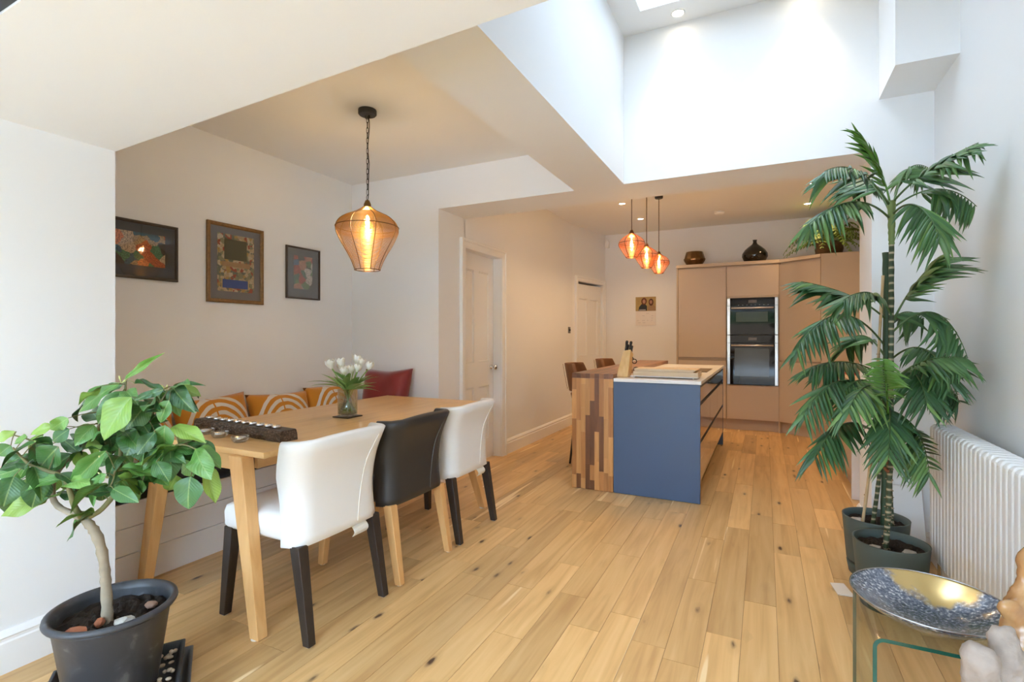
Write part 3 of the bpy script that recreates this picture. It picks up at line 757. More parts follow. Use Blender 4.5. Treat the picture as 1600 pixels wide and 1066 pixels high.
# ================================================================== PENDANT LAMPS
ON_L = [(0.02, 1.0), (0.03, .95), (0.05, .91), (.15, .84), (.30, .77), (.385, .71), (.43, .645), (.445, .58), (.43, .51), (.367, .38), (.29, .25), (.228, .13), (.178, 0.0)]
ON_S = [(0.03, 1.0), (0.05, .94), (0.10, .87), (.17, .82), (.25, .77), (.36, .69), (.445, .58), (.47, .48), (.455, .42), (.41, .34), (.33, .21), (.25, .09), (.20, 0.0)]
def onion(t_, pts):       # profile of the shade: t 0 top .. 1 bottom -> (r, z) for unit height
    s = t_ * (len(pts) - 1); i = min(int(s), len(pts) - 2); f = s - i
    # smooth interpolation
    p = lambda k_: pts[max(0, min(len(pts) - 1, k_))]
    def cr(a, b_, c, d): return 0.5 * ((2 * b_) + (-a + c) * f + (2 * a - 5 * b_ + 4 * c - d) * f * f + (-a + 3 * b_ - 3 * c + d) * f ** 3)
    return tuple(cr(p(i - 1)[q], p(i)[q], p(i + 1)[q], p(i + 2)[q]) for q in (0, 1))
def pendant(label, loc, zceil, ztop, zbot, wmat, ribmat, nr, wires, wr, bulb_e, watts, chain, canr, bulbcol, group=None):
    p = thing('pendant_lamp', label, 'lamp', (loc[0], loc[1], zceil), 0, group)
    H_ = ztop - zbot; z0 = zbot - zceil; PR = ON_L if chain else ON_S
    cn = MB().lathe([(canr * .98, 0), (canr, -0.004), (canr, -0.026), (canr * .9, -0.032), (0.008, -0.033)], 28).build('canopy', M_BLACK, p, smooth=False)
    ztp = ztop - zceil
    if chain:
        zz = -0.033; k_ = 0; ch = None
        MB().torus((0, 0, 0), 0.014, 0.0022, 16, 6).build('hook', M_BLACK, cn, loc=(0, 0, -0.042)).rotation_euler = (R(90), 0, R(20))
        lk = MB()
        nn = 20; vs_ = []
        pth = []
        for q in range(nn):
            a = 2 * PI * q / nn
            pth.append((0.0055 * math.cos(a), 0, 0.013 * math.sin(a) + (0.006 if math.sin(a) > 0 else -0.006)))
        lk.tube(pth + [pth[0]], 0.0019, 5, caps=False)
        lme = lk.mesh('link', M_BLACK, True)
        z = -0.062
        while z > ztp + 0.03:
            place(lme, 'chain_link', p, Matrix.Translation((0, 0, z)) @ Matrix.Rotation(R(90) * (k_ % 2) + .3, 4, 'Z')); z -= 0.0315; k_ += 1
        MB().torus((0, 0, 0), 0.014, 0.002, 16, 6).build('hook', M_BLACK, p, loc=(0, 0, ztp + 0.018)).rotation_euler = (R(90), 0, R(-26))
        pc = [(0.004, 0.004, -0.034)] + [(0.007 + 0.006 * math.sin(q * .9) * (1 if q < 9 else .3), 0.003, -0.034 + (ztp + 0.034) * q / 14) for q in range(1, 14)] + [(0, 0, ztp - 0.02)]
        MB().tube(pc, 0.0026, 6).build('cable', M_BLACK, p, smooth=True)
    else:
        MB().tube([(0, 0, -0.03), (0, 0, ztp - 0.01)], 0.0035, 8).build('cable', mat('brown_cable', (0.045, 0.025, 0.015), 0.6), p, smooth=True)
    sh = thing('shade', '', ''); del sh['label']; del sh['category']; sh.parent = p
    for k_ in range(nr):
        a = 2 * PI * k_ / nr + 0.2
        path = []
        for q in range(25):
            r_, z_ = onion(q / 24, PR); path.append((r_ * H_ * math.cos(a), r_ * H_ * math.sin(a), z0 + z_ * H_))
        MB().tube(path, wr * 2.2, 5).build('rib', ribmat, sh, smooth=True)
    for t_ in (0.54, 1.0):
        r_, z_ = onion(t_, PR); MB().torus((0, 0, z0 + z_ * H_), r_ * H_, wr * 2.4, 48, 6).build('hoop', ribmat, sh, smooth=True)
    mw = MB()
    for q in range(wires):
        t_ = 0.02 + 0.96 * q / (wires - 1); r_, z_ = onion(t_, PR)
        mw.torus((0, 0, z0 + z_ * H_), r_ * H_ * 0.985, wr, 36, 3)
    o = mw.build('wire_winding', wmat, sh, smooth=True); o['kind'] = 'stuff'
    # top cap / lampholder
    MB().lathe([(0.002, ztp + 0.004), (0.012, ztp), (0.022, ztp - 0.025), (0.021, ztp - 0.055), (0.018, ztp - 0.06)], 18).build('lampholder', ribmat, p, smooth=True)
    zb = ztp - 0.06; s = H_ / 0.44
    bz = [(0.013, 0.0), (0.014, -0.02), (0.018, -0.035), (0.029, -0.065), (0.031, -0.085), (0.024, -0.108), (0.008, -0.118), (0.001, -0.119)] if chain else [(0.010, 0.0), (0.011, -0.012), (0.015, -0.03), (0.0165, -0.06), (0.0165, -0.10), (0.013, -0.118), (0.001, -0.122)]
    gb = MB().lathe([(r_, zb + z_) for r_, z_ in bz], 18).build('bulb', glassmat('bulb_glass', (1.0, 0.93, 0.8), 0.05), p, smooth=True)
    fil = MB()
    for k_ in range(4):
        a = k_ * PI / 2
        fil.tube([(0.007 * math.cos(a), 0.007 * math.sin(a), zb - 0.035), (0.010 * math.cos(a + .5), 0.010 * math.sin(a + .5), zb - 0.085)], 0.0022, 5)
    fil.tube([(0, 0, zb - 0.01), (0, 0, zb - 0.09)], 0.002, 5)
    f_ = fil.build('filament', bulb_e, gb)
    ld = bpy.data.lights.new('bulb_light', 'POINT'); ld.energy = watts; ld.color = bulbcol; ld.shadow_soft_size = 0.02
    lo = bpy.data.objects.new('bulb_light', ld); COL.objects.link(lo); lo.parent = p; lo.location = (0, 0, zb - 0.06)
    return p
M_GOLD = mat('gold_wire', (0.62, 0.40, 0.14), 0.32, metal=1.0); M_GRIB = mat('dark_brass', (0.20, 0.12, 0.05), 0.4, metal=1.0)
M_COPW = mat('copper_wire', (0.75, 0.30, 0.12), 0.32, metal=1.0); M_CRIB = mat('dark_copper', (0.10, 0.045, 0.025), 0.45, metal=0.8)
E_BULB = emit('filament_glow', (1.0, 0.58, 0.22), 90.0)
pendant('large gold wire pendant lamp on a black chain over the dining table', (-2.185, 2.425), ZD, 2.075, 1.648, M_GOLD, M_GRIB, 8, 120, 0.00115, E_BULB, 6.5, True, 0.055, (1.0, 0.72, 0.42))
gk = 'copper pendants over the island'
for y_, zb_, lab in ((4.6, 1.95, 'nearest and leftmost of three copper wire pendants over the island'), (5.25, 1.935, 'middle one of three copper wire pendants over the island'), (5.92, 1.955, 'farthest and rightmost of three copper wire pendants over the island')):
    pendant(lab, (-1.07, y_), ZK, zb_ + 0.245, zb_, M_COPW, M_CRIB, 6, 62, 0.0011, E_BULB, 3.2, False, 0.045, (1.0, 0.58, 0.26), gk)
# downlights
M_DL = emit('downlight_glow', (1.0, 0.86, 0.66), 14.0)
dl0 = None
def downlight(x, y, z, lab, w=26, tilt=(0, 0), ang=100, blend=.7, col=(1.0, 0.65, 0.34)):
    d = thing('downlight', lab, 'downlight', (x, y, z - 0.0005), 0, 'recessed ceiling downlights')
    MB().lathe([(0.045, 0), (0.045, -0.004), (0.038, -0.006), (0.034, -0.002), (0.033, 0)], 24, caps=False).build('bezel', M_TRIM, d, smooth=True)
    MB().lathe([(0.033, -0.001), (0.001, -0.0011)], 24).build('lens', M_DL, d)
    ld = bpy.data.lights.new('spot', 'SPOT'); ld.energy = w; ld.color = col; ld.spot_size = R(ang); ld.spot_blend = blend; ld.shadow_soft_size = 0.035
    lo = bpy.data.objects.new('spot', ld); COL.objects.link(lo); lo.parent = d; lo.location = (0, 0, -0.02); lo.rotation_euler = (R(tilt[0]), R(tilt[1]), 0)
    return d
for x_, y_, lab in ((-1.526, 6.07, 'recessed downlight left of the copper pendant cords'), (-1.5, 6.97, 'recessed downlight seen between the copper pendant cords'), (0.46, 6.14, 'nearer of two downlights above the fern'), (0.463, 7.05, 'farther of two downlights above the fern'),
                    (-1.53, 5.1, 'recessed downlight behind the header, left side'), (0.46, 5.1, 'recessed downlight behind the header, right side'), (-0.5, 5.1, 'recessed downlight behind the header, in the middle')):
    downlight(x_, y_, ZK, lab, 11.5, ang=120)
downlight(-0.503, 3.455, ZW, 'downlight in the high ceiling washing the wall under the rooflight', 8, (-2, 0), 80, 1.0, (1.0, .80, .55))
downlight(0.22, 3.455, ZW, 'downlight in the high ceiling beside the white boxing', 8, (-2, 0), 80, 1.0, (1.0, .80, .55))
# smoke alarm and motion sensor
sa_ = thing('smoke_alarm', 'white round smoke alarm on the kitchen ceiling', 'smoke alarm', (-0.516, 7.02, ZK))
MB().lathe([(0.062, 0), (0.062, -0.012), (0.052, -0.03), (0.02, -0.036), (0.001, -0.036)], 28).build('body', M_TRIM, sa_, smooth=True)
MB().lathe([(0.0635, -0.008), (0.0635, -0.012), (0.06, -0.014)], 28, caps=False).build('vent_ring', mat('vent_grey', (.45, .45, .44), .6), sa_)
ms = thing('motion_sensor', 'small white motion sensor high in the kitchen corner', 'sensor', (-2.20, 7.80, 2.62))
MB().loft([[(x, y, z) for x, y in ((-.03, .05), (.03, .05), (.03 * s_, -.01 * s_), (-.03 * s_, -.01 * s_))] for z, s_ in ((0.0, .7), (0.03, 1.1), (0.09, 1.0), (0.11, .7))]).build('housing', M_TRIM, ms, bevel=.004)
MB().tube([(0, .02, 0.11), (0, .06, 0.14)], 0.012, 8).build('bracket', M_TRIM, ms)
# ================================================================== ISLAND
M_BLUE = mat('island_blue', (0.065, 0.105, 0.19), 0.42, bump=0.02, bscale=400)
M_BLUEG = mat('island_blue_gloss', (0.04, 0.065, 0.12), 0.12, coat=1.0, spec=.8)
M_QUARTZ = mat('white_quartz', (0.80, 0.80, 0.79), 0.22, var=0.03, vscale=60)
IX0, IX1, IY0, IY1 = -1.075, -0.425, 4.0, 6.34
isl = thing('kitchen_island', 'blue kitchen island with rows of drawers facing the ovens', 'island', (IX1, IY0, 0))
def L_(x0, x1, y0, y1, z0, z1): return B(x0 - IX1, x1 - IX1, y0 - IY0, y1 - IY0, z0, z1)
L_(IX0, IX1, IY0, IY0 + 0.022, 0.002, 0.882).build('end_panel', M_BLUE, isl, bevel=0.0015)
L_(IX0, IX1, IY1 - 0.022, IY1, 0.002, 0.882).build('end_panel', M_BLUE, isl, bevel=0.0015)
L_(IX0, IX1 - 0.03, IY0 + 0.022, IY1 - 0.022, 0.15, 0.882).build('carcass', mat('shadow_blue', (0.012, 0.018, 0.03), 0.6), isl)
L_(IX0, IX1 - 0.07, IY0 + 0.022, IY1 - 0.022, 0.002, 0.15).build('plinth', M_BLUE, isl)
ys = [IY0 + 0.024, IY0 + 0.80, IY0 + 1.56, IY1 - 0.024]
for i in range(3):
    for z0, z1 in ((0.155, 0.440), (0.470, 0.725), (0.755, 0.860)):
        d = L_(IX1 - 0.022, IX1 - 0.002, ys[i] + .0015, ys[i + 1] - .0015, z0, z1).build('drawer_front', M_BLUEG, isl, bevel=0.0015)
for z in (0.442, 0.727, 0.862):
    L_(IX1 - 0.029, IX1 - 0.020, IY0 + 0.023, IY1 - 0.023, z, z + 0.026 if z < .8 else 0.880).build('grip_channel', mat('channel_dark', (0.02, 0.024, 0.03), 0.3), isl)
wt = B(IX0 + .002, IX1 + .008, IY0 - .008, IY1 + .01, 0, 0.026).build('worktop', M_QUARTZ, loc=(0, 0, 0.883), bevel=0.002)
tag(wt, 'thin white stone worktop on the blue island', 'worktop')
# wooden breakfast bar: staves
M_ST = []
for i, (a, b_, c) in enumerate((((.34, .14, .045), (.44, .19, .06), (.50, .23, .08)), ((.50, .235, .075), (.60, .30, .105), (.66, .36, .14)), ((.13, .05, .02), (.18, .07, .027), (.23, .10, .04)), ((.40, .17, .05), (.50, .22, .07), (.55, .27, .09)))):
    M_ST.append(woodmat('walnut_stave_%d' % i, a, b_, c, axis=2, scale=3, stretch=12, rough=0.36, var=0.16, bump=.05))
M_SY = []
for i, (a, b_, c) in enumerate((((.17, .065, .025), (.23, .09, .035), (.27, .115, .045)), ((.26, .105, .04), (.32, .135, .05), (.38, .17, .065)), ((.10, .04, .018), (.14, .055, .024), (.18, .075, .03)))):
    M_SY.append(woodmat('walnut_top_%d' % i, a, b_, c, axis=1, scale=3, stretch=12, rough=0.30, var=0.16, bump=.05))
bar = thing('breakfast_bar', 'block-wood breakfast bar with waterfall end beside the blue island', 'bar', (-1.42, 4.0, 0))
BW = 0.343; nc = 9; sw = BW / nc
rg = random.Random(21)
for c in range(nc):
    z = 0.003
    while z < 0.90:
        h = rg.choice([0.12, 0.22, 0.3, 0.42, 0.55]) * rg.uniform(.85, 1.15)
        if z == 0.003: h *= rg.uniform(.2, .9)
        z1 = min(z + h, 0.9005)
        if 0.9005 - z1 < 0.04: z1 = 0.9005
        w_ = rg.random(); mi = 1 if w_ < .50 else (0 if w_ < .64 else (3 if w_ < .91 else 2))
        e = rg.uniform(0, .0004)
        B(c * sw + .0003, (c + 1) * sw - .0003, -0.004 - e, 0.036, z + .0003, z1 - .0003).build('stave', M_ST[mi], bar)
        z = z1
for c in range(nc):
    y = -0.004
    while y < 2.58:
        h = rg.choice([0.25, 0.4, 0.55, 0.7]) * rg.uniform(.85, 1.15)
        if y == -0.004: h *= rg.uniform(.3, 1)
        y1 = min(y + h, 2.58)
        if 2.58 - y1 < 0.05: y1 = 2.58
        B(c * sw + .0003, (c + 1) * sw - .0003, y + .0003, y1 - .0003, 0.901, 0.940).build('top_stave', M_SY[rg.choice([0, 0, 1, 1, 2])], bar)
        y = y1
B(0.02, 0.33, 2.50, 2.54, 0.003, 0.90).build('back_support', M_ST[0], bar)
# bar stools
M_TAN = mat('tan_leather', (0.17, 0.068, 0.026), 0.48, var=.3, vscale=14, bump=.15, bscale=180)
def stool(loc, rz, label):
    s = thing('bar_stool', label, 'stool', loc, rz, 'bar stools behind the breakfast bar')
    rings = []
    for i in range(9):      # curved back shell, opening towards +x
        v = i / 8; z = 0.70 + 0.275 * v
        hw = 0.215 - 0.02 * v - 0.05 * max(0, v - .8) * 2; out = []; inn = []
        for j in range(13):
            u = -1 + j / 6; au = abs(u)
            x = -0.20 - 0.05 * v + 0.17 * (1 - .35 * v) * au ** 2.6
            out.append((x - 0.018, u * hw, z)); inn.append((x + 0.018, u * hw * .93, z))
        rings.append(out + inn[::-1])
    bk = MB().loft(rings).build('backrest', M_TAN, s, smooth=True, bevel=.006)
    st = []
    for k_, (j, x_) in enumerate(((-0.09, 0.002), (0.0, 0.0), (0.09, 0.002))):
        MB().tube([(-0.222 + x_, j, 0.72), (-0.25 + x_, j, 0.85), (-0.270 + x_, j, 0.965)], 0.002, 5).build('stitching', mat('tan_stitch', (.10, .04, .016), .6), bk)
    rr = []
    for z, e in ((0.62, .05), (0.635, .01), (0.68, 0.0), (0.70, .015), (0.705, .06)):
        rr.append([(0.02 + (0.21 - e) * math.copysign(abs(math.cos(a)) ** .6, math.cos(a)), (0.215 - e) * math.copysign(abs(math.sin(a)) ** .6, math.sin(a)), z) for a in [2 * PI * q / 28 for q in range(28)]])
    MB().loft(rr).build('seat', M_TAN, s, smooth=True)
    for sx in (-1, 1):
        for sy in (-1, 1):
            MB().tube([(0.02 + .13 * sx, .13 * sy, 0.62), (0.02 + .19 * sx, .18 * sy, 0.002)], [.014, .010], 10).build('leg', M_BLACK, s, smooth=True)
    MB().tube([(0.19, -.165, .22), (0.19, .165, .22)], .008, 8).build('footrest', M_BLACK, s, smooth=True)
stool((-1.545, 4.92, 0), R(4), 'tan leather bar stool nearer the dining table')
stool((-1.545, 5.96, 0), R(-3), 'tan leather bar stool farther from the dining table')
# ---------------------------------------------------------------- on the worktop
ZI = 0.9095
kb = thing('knife_block', 'slanted pale wood knife block on the island corner', 'knife block', (-1.035, 4.16, ZI))
M_BEECH = woodmat('beech', (.60, .36, .13), (.70, .45, .19), (.76, .52, .25), axis=2, scale=4, stretch=8, rough=.45, var=.03, bump=.03)
MB().hexa([(-.05, -.045, 0), (.045, -.045, 0), (.045, .075, 0), (-.05, .075, 0)], [(-.005, .02, .215), (.055, .02, .225), (.055, .115, .185), (-.005, .115, .175)]).build('block', M_BEECH, kb, bevel=.003)
M_KH = mat('knife_handle', (.012, .012, .013), .4)
for (kx, ky, kh, w_), lab in (((0.006, 0.045, .085, .011), 'black handled knife at the left of the block'), ((0.008, .085, .07, .010), 'black handled knife at the back left of the block'), ((0.040, 0.045, .08, .011), 'black handled knife at the right of the block'), ((0.042, .085, .06, .009), 'short black handled knife at the back right of the block')):
    kn = thing('kitchen_knife', lab, 'knife', (-1.035 + kx, 4.16 + ky, ZI + .212 - (ky - .02) * .42), 0, 'knives in the block')
    d_ = Vector((.16, -.05, 1)).normalized()
    MB().tube([d_ * -.004, d_ * .012], [.006, .0065], 8).build('bolster', M_STEEL, kn, smooth=True)
    MB().tube([d_ * (.012 + kh * q) + Vector((0, .002 * math.sin(q * 5), 0)) for q in (0, .2, .45, .7, .9, 1.0)], [w_ * .75, w_ * .9, w_ * .8, w_, w_ * 1.1, w_ * .6], 10).build('handle', M_KH, kn, smooth=True)
sc_ = thing('scissors', 'black handled scissors in the side of the knife block', 'scissors', (-0.978, 4.25, ZI + .13))
MB().torus((0, 0, 0), .018, .004, 20, 6).build('finger_ring', M_KH, sc_, smooth=True, loc=(0.012, 0, -.005)).rotation_euler = (R(90), 0, 0)
MB().tube([(-.006, 0, .03), (0.004, 0, .014)], .005, 8).build('shank', M_KH, sc_)
jar = thing('pepper_mill', 'small dark round mill between knife block and boards', 'mill', (-0.99, 4.43, ZI))
MB().lathe([(.026, 0), (.030, .004), (.030, .02), (.026, .035), (.028, .05), (.020, .066), (.004, .072)], 20).build('body', mat('mill_dark', (.06, .03, .022), .3), jar, smooth=True)
MB().lathe([(.0305, .006), (.0315, .010), (.0305, .014)], 20, caps=False).build('band', M_STEEL, jar, smooth=True)
rk = thing('board_stand', 'low white metal stand under the chopping boards', 'stand', (-0.70, 4.26, ZI))
B(-.27, .245, -.14, .13, .010, .016).build('tray', mat('stand_white', (.78, .78, .77), .4), rk, bevel=.002)
for sx, sy in ((-.24, -.12), (.21, -.12), (-.24, .11), (.21, .11)):
    MB().lathe([(.006, 0), (.007, .004), (.006, .011)], 10, (sx, sy, 0)).build('foot', M_STEEL, rk)
M_BD = woodmat('pale_board', (.50, .36, .22), (.60, .46, .30), (.68, .54, .38), axis=0, scale=3, stretch=9, rough=.6, var=.08, bump=.1)
bd = thing('chopping_board', 'thick pale wooden chopping board on the white stand', 'chopping board', (-0.70, 4.26, ZI + .0165))
for i in range(4):
    B(-.25, .245, -.13 + i * .0625, -.13 + (i + 1) * .0625 - .0006, 0, .036).build('plank', M_BD, bd, bevel=.002)
b2 = thing('chopping_board', 'thin pale wooden board lying on the thicker board', 'chopping board', (-0.705, 4.265, ZI + .053))
MB().hexa([(-.235, -.125, 0), (.215, -.125, 0), (.215, .12, 0), (-.235, .12, 0)], [(-.24, -.125, .020), (.24, -.125, .020), (.24, .12, .020), (-.24, .12, .020)]).build('board', M_BD, b2, bevel=.002)
hb = B(-0.985, -0.475, 5.03, 5.60, 0, .004).build('induction_hob', mat('hob_glass', (.02, .018, .016), .08), loc=(0, 0, ZI), bevel=.001)
tag(hb, 'flat dark glass hob set in the island worktop', 'hob')

# ================================================================== TALL CABINETS
M_CAB = mat('cashmere_door', (0.50, 0.405, 0.315), 0.42, bump=.02, bscale=300)
M_CARC = mat('cabinet_side', (0.46, 0.37, 0.285), 0.5)
M_GAP = mat('rail_bronze', (0.30, 0.235, 0.18), 0.4)
YF = 7.40
def cab(name, label, x0, x1, parts, z1=2.185, group='tall kitchen cabinets'):
    c = thing(name, label, 'cabinet', ((x0 + x1) / 2, YF, 0), 0, group)
    h = (x1 - x0) / 2
    B(-h, h, .024, YW - YF - .004, .145, z1).build('carcass', M_CARC, c)
    B(-h, h, .055, .07, .002, .143).build('plinth', M_CARC, c)
    for nm, za, zb in parts:
        B(-h + .0018, h - .0018, 0, .021, za, zb).build(nm, M_CAB, c, bevel=.0012)
    return c
cab('tall_cabinet', 'tall beige cabinet at the left end of the kitchen wall', -1.075, -0.458, (('lower_door', .148, .915), ('upper_door', .958, 2.165)))
B(-.306, .306, .005, .020, .918, .955).build('grip_rail', M_GAP, bpy.data.objects['tall_cabinet'])
ov = cab('oven_housing', 'beige cabinet column holding two built-in ovens', -0.455, 0.165, (('lower_door', .148, .598), ('top_door', 1.775, 2.165)))
B(-.308, .308, .002, .02, 1.752, 1.772).build('filler_strip', M_CAB, ov)
ep = B(-1.098, -1.0765, YF - .003, YW - .004, .002, 2.185).build('end_panel', M_CARC); tag(ep, 'beige end panel on the left side of the tall cabinets', 'panel')
cp = B(-1.10, .17, YF - .012, YW - .003, 2.187, 2.228).build('top_panel', mat('cab_top', (.56, .45, .34), .5), bevel=.001); tag(cp, 'beige top panel under the brass pot and dark vase', 'panel')
# ovens
M_OVG = mat('oven_glass', (.006, .006, .007), 0.05, spec=.28)
M_OVI = mat('oven_inner', (.045, .055, .05), .10, spec=.4)
def oven(label, z0, z1, upper):
    o = thing('built_in_oven', label, 'oven', (-0.145, YF - .004, z0), 0, 'built-in ovens')
    H_ = z1 - z0; h = .300
    B(-h, h, .006, .02, 0, H_).build('chassis', M_BLACK, o)
    for s in (-1, 1):
        for za, zb in ((.004, H_ - .105), (H_ - .101, H_ - .002)):
            B(s * .283 - .017, s * .283 + .017, -.012, .006, za, zb).build('steel_trim', M_STEEL, o, bevel=.001)
    cpn = B(-.265, .265, -.008, .005, H_ - .100, H_ - .004).build('control_panel', M_OVG, o, bevel=.001)
    B(-.045, .055, -.0092, -.008, H_ - .068, H_ - .030).build('display', mat('oven_display', (.10, .085, .08), .3), cpn)
    if upper:
        for k_ in range(8):
            B(-.17 + k_ * .05, -.155 + k_ * .05, -.0092, -.008, H_ - .096, H_ - .093).build('touch_key', mat('oven_marks', (.55, .55, .55), .5), cpn)
    dr = B(-.265, .265, -.012, .005, .006, H_ - .106).build('door', M_OVG, o, bevel=.0015)
    if upper: B(-.195, .185, -.0132, -.012, H_ - .315, H_ - .185).build('window', M_OVI, dr)
    else: B(-.21, .20, -.0132, -.012, .115, H_ - .17).build('window', M_OVI, dr)
    MB().tube([(-.25, -.045, H_ - .135), (.25, -.045, H_ - .135)], .011, 12).build('handle', M_STEEL, dr, smooth=True)
    for s in (-1, 1): B(s * .235 - .006, s * .235 + .006, -.045, -.012, H_ - .143, H_ - .127).build('handle_bracket', M_STEEL, dr)
oven('upper compact oven with small window', 1.262, 1.748, True)
oven('lower oven with tall dark glass door', .605, 1.258, False)
# diagonal corner cabinet
A0, A1 = Vector((.170, 7.40, 0)), Vector((.60, 7.10, 0))
dd = (A1 - A0).normalized(); LC = (A1 - A0).length
cc = thing('corner_cabinet', 'beige angled tall corner cabinet right of the ovens', 'cabinet', A0, math.atan2(dd.y, dd.x), 'tall kitchen cabinets')
B(.001, LC - .001, .023, .16, .145, 2.185).build('carcass', M_CARC, cc)
B(.001, LC - .001, .05, .065, .002, .143).build('plinth', M_CARC, cc)
for nm, za, zb in (('lower_door', .148, .915), ('upper_door', .935, 2.165)):
    B(.004, LC - .003, 0, .021, za, zb).build(nm, M_CAB, cc, bevel=.0012)
B(-.012, .006, .002, .10, .002, 2.185).build('corner_post', M_CARC, cc)
B(.001, LC - .001, -.008, .16, 2.187, 2.226).build('top_strip', MATS['cab_top'], cc)
sp2 = B(.604, XR2 - .003, 7.10, 7.122, .915, 2.228).build('cabinet_end_panel', M_CARC); tag(sp2, 'plain beige panel below the fern, right of the angled cabinet', 'panel')
ft = MB().add([(.172, 7.56, 2.2), (.66, 7.27, 2.2), (XR2 - .004, 7.124, 2.2), (XR2 - .004, YW - .004, 2.2), (.172, YW - .004, 2.2), (.172, 7.56, 2.226), (.66, 7.27, 2.226), (XR2 - .004, 7.124, 2.226), (XR2 - .004, YW - .004, 2.226), (.172, YW - .004, 2.226)],
    [(4, 3, 2, 1, 0), (5, 6, 7, 8, 9), (0, 1, 6, 5), (1, 2, 7, 6), (2, 3, 8, 7), (3, 4, 9, 8), (4, 0, 5, 9)]).build('top_panel', MATS['cab_top']); tag(ft, 'beige top panel carrying the fern basket', 'panel')
# low run along the right side
run = None
ye = [4.66, 5.26, 5.86, 6.46, 7.08]
names = ['beige base cabinet beside the wall nib, nearest the camera', 'second beige base cabinet from the wall nib', 'third beige base cabinet from the wall nib', 'beige base cabinet next to the angled corner cabinet']
for i in range(4):
    c = thing('base_cabinet', names[i], 'cabinet', (.60, (ye[i] + ye[i + 1]) / 2, 0), 0, 'low kitchen cabinets on the right')
    h = (ye[i + 1] - ye[i]) / 2
    B(.023, XR2 - .60 - .004, -h, h, .145, .868).build('carcass', M_CARC, c)
    B(.05, .065, -h, h, .002, .143).build('plinth', M_CARC, c)
    B(0, .021, -h + .0018, h - .0018, .148, .835).build('door', M_CAB, c, bevel=.0012)
    B(.006, .021, -h, h, .838, .866).build('grip_rail', M_GAP, c)
e2 = B(.595, XR2 - .004, 4.636, 4.658, .002, .868).build('cabinet_end_panel', mat('pale_panel', (.70, .67, .63), .5)); tag(e2, 'pale end panel closing the low cabinets by the wall nib', 'panel')
w2_ = B(.585, XR2 - .003, 4.63, 7.095, 0, .04).build('worktop', mat('warm_stone', (.62, .50, .38), .25, var=.05, vscale=40), loc=(0, 0, .870), bevel=.002); tag(w2_, 'beige worktop on the low cabinets behind the palm', 'worktop')
h2 = B(.66, 1.12, 5.55, 6.1, 0, .005).build('cooktop', mat('cooktop_glass', (.02, .02, .022), .1), loc=(0, 0, .9105), bevel=.001); tag(h2, 'dark cooktop on the right-hand worktop', 'cooktop')
rc = MB()
rings = []
for i in range(9):
    t_ = i / 8
    rings.append([(0.0 + .004 * math.sin(i * 1.7), -.12 + .24 * t_, .001), (.12 + .01 * math.sin(i), -.12 + .24 * t_, .001), (.12, -.12 + .24 * t_, .006 + .004 * math.sin(i * 2.1)), (0.06, -.12 + .24 * t_, .012 + .005 * math.cos(i * 1.3)), (0.002, -.12 + .24 * t_, .007)])
tw = rc.loft(rings).build('tea_towel', mat('red_cloth', (.45, .05, .025), .85), smooth=True, loc=(.635, 5.30, .9105)); tag(tw, 'small red cloth lying on the right-hand worktop', 'cloth')
# ---------------------------------------------------------------- on top of the cabinets
ZC = 2.2285
bp_ = thing('brass_pot', 'faceted dark brass pot on top of the left tall cabinet', 'pot', (-0.875, 7.52, ZC))
MB().lathe([(.085, 0), (.10, .004), (.138, .062), (.142, .085), (.138, .092), (.112, .185), (.104, .185), (.13, .09), (.09, .01)], 14).build('body', mat('aged_brass', (.16, .095, .045), .3, metal=.9, var=.3, vscale=15), bp_)
MB().lathe([(.1425, .078), (.1445, .084), (.1425, .090)], 28, caps=False).build('rim_band', mat('dark_brass', (.2, .12, .05), .4), bp_)
vv = thing('bottle_vase', 'black glass onion-shaped vase above the ovens', 'vase', (-0.115, 7.52, ZC))
MB().lathe([(.10, 0), (.135, .02), (.158, .07), (.155, .11), (.125, .16), (.075, .205), (.035, .235), (.022, .26), (.024, .285), (.030, .292), (.020, .292), (.016, .26)], 32).build('glass_body', mat('black_glass', (.006, .005, .005), .06, spec=.8), vv, smooth=True)
fp = thing('potted_fern', 'fern with trailing fronds in a woven basket on top of the cabinets', 'plant', (.72, 7.46, 2.2265))
m, t, b = newmat('wicker'); N = t.nodes; Lk = t.links
tc = N.new('ShaderNodeTexCoord'); wv = N.new('ShaderNodeTexWave'); wv.inputs['Scale'].default_value = 30; wv.bands_direction = 'Z'; wv.inputs['Distortion'].default_value = 3; Lk.new(tc.outputs['Object'], wv.inputs['Vector'])
rp = ramp(t, [(0, (.06, .03, .012)), (1, (.26, .15, .065))]); Lk.new(wv.outputs['Color'], rp.inputs['Fac']); Lk.new(rp.outputs['Color'], b.inputs['Base Color'])
bpn = N.new('ShaderNodeBump'); bpn.inputs['Strength'].default_value = .8; bpn.inputs['Distance'].default_value = .01; Lk.new(wv.outputs['Fac'], bpn.inputs['Height']); Lk.new(bpn.outputs['Normal'], b.inputs['Normal'])
MB().lathe([(.11, 0), (.14, .03), (.155, .10), (.145, .17), (.13, .19), (.12, .18), (.12, .15)], 24).build('basket', m, fp, smooth=True)
M_FERN = mat('fern_green', (.16, .25, .045), .55, var=.45, vscale=4)
rg = random.Random(5)
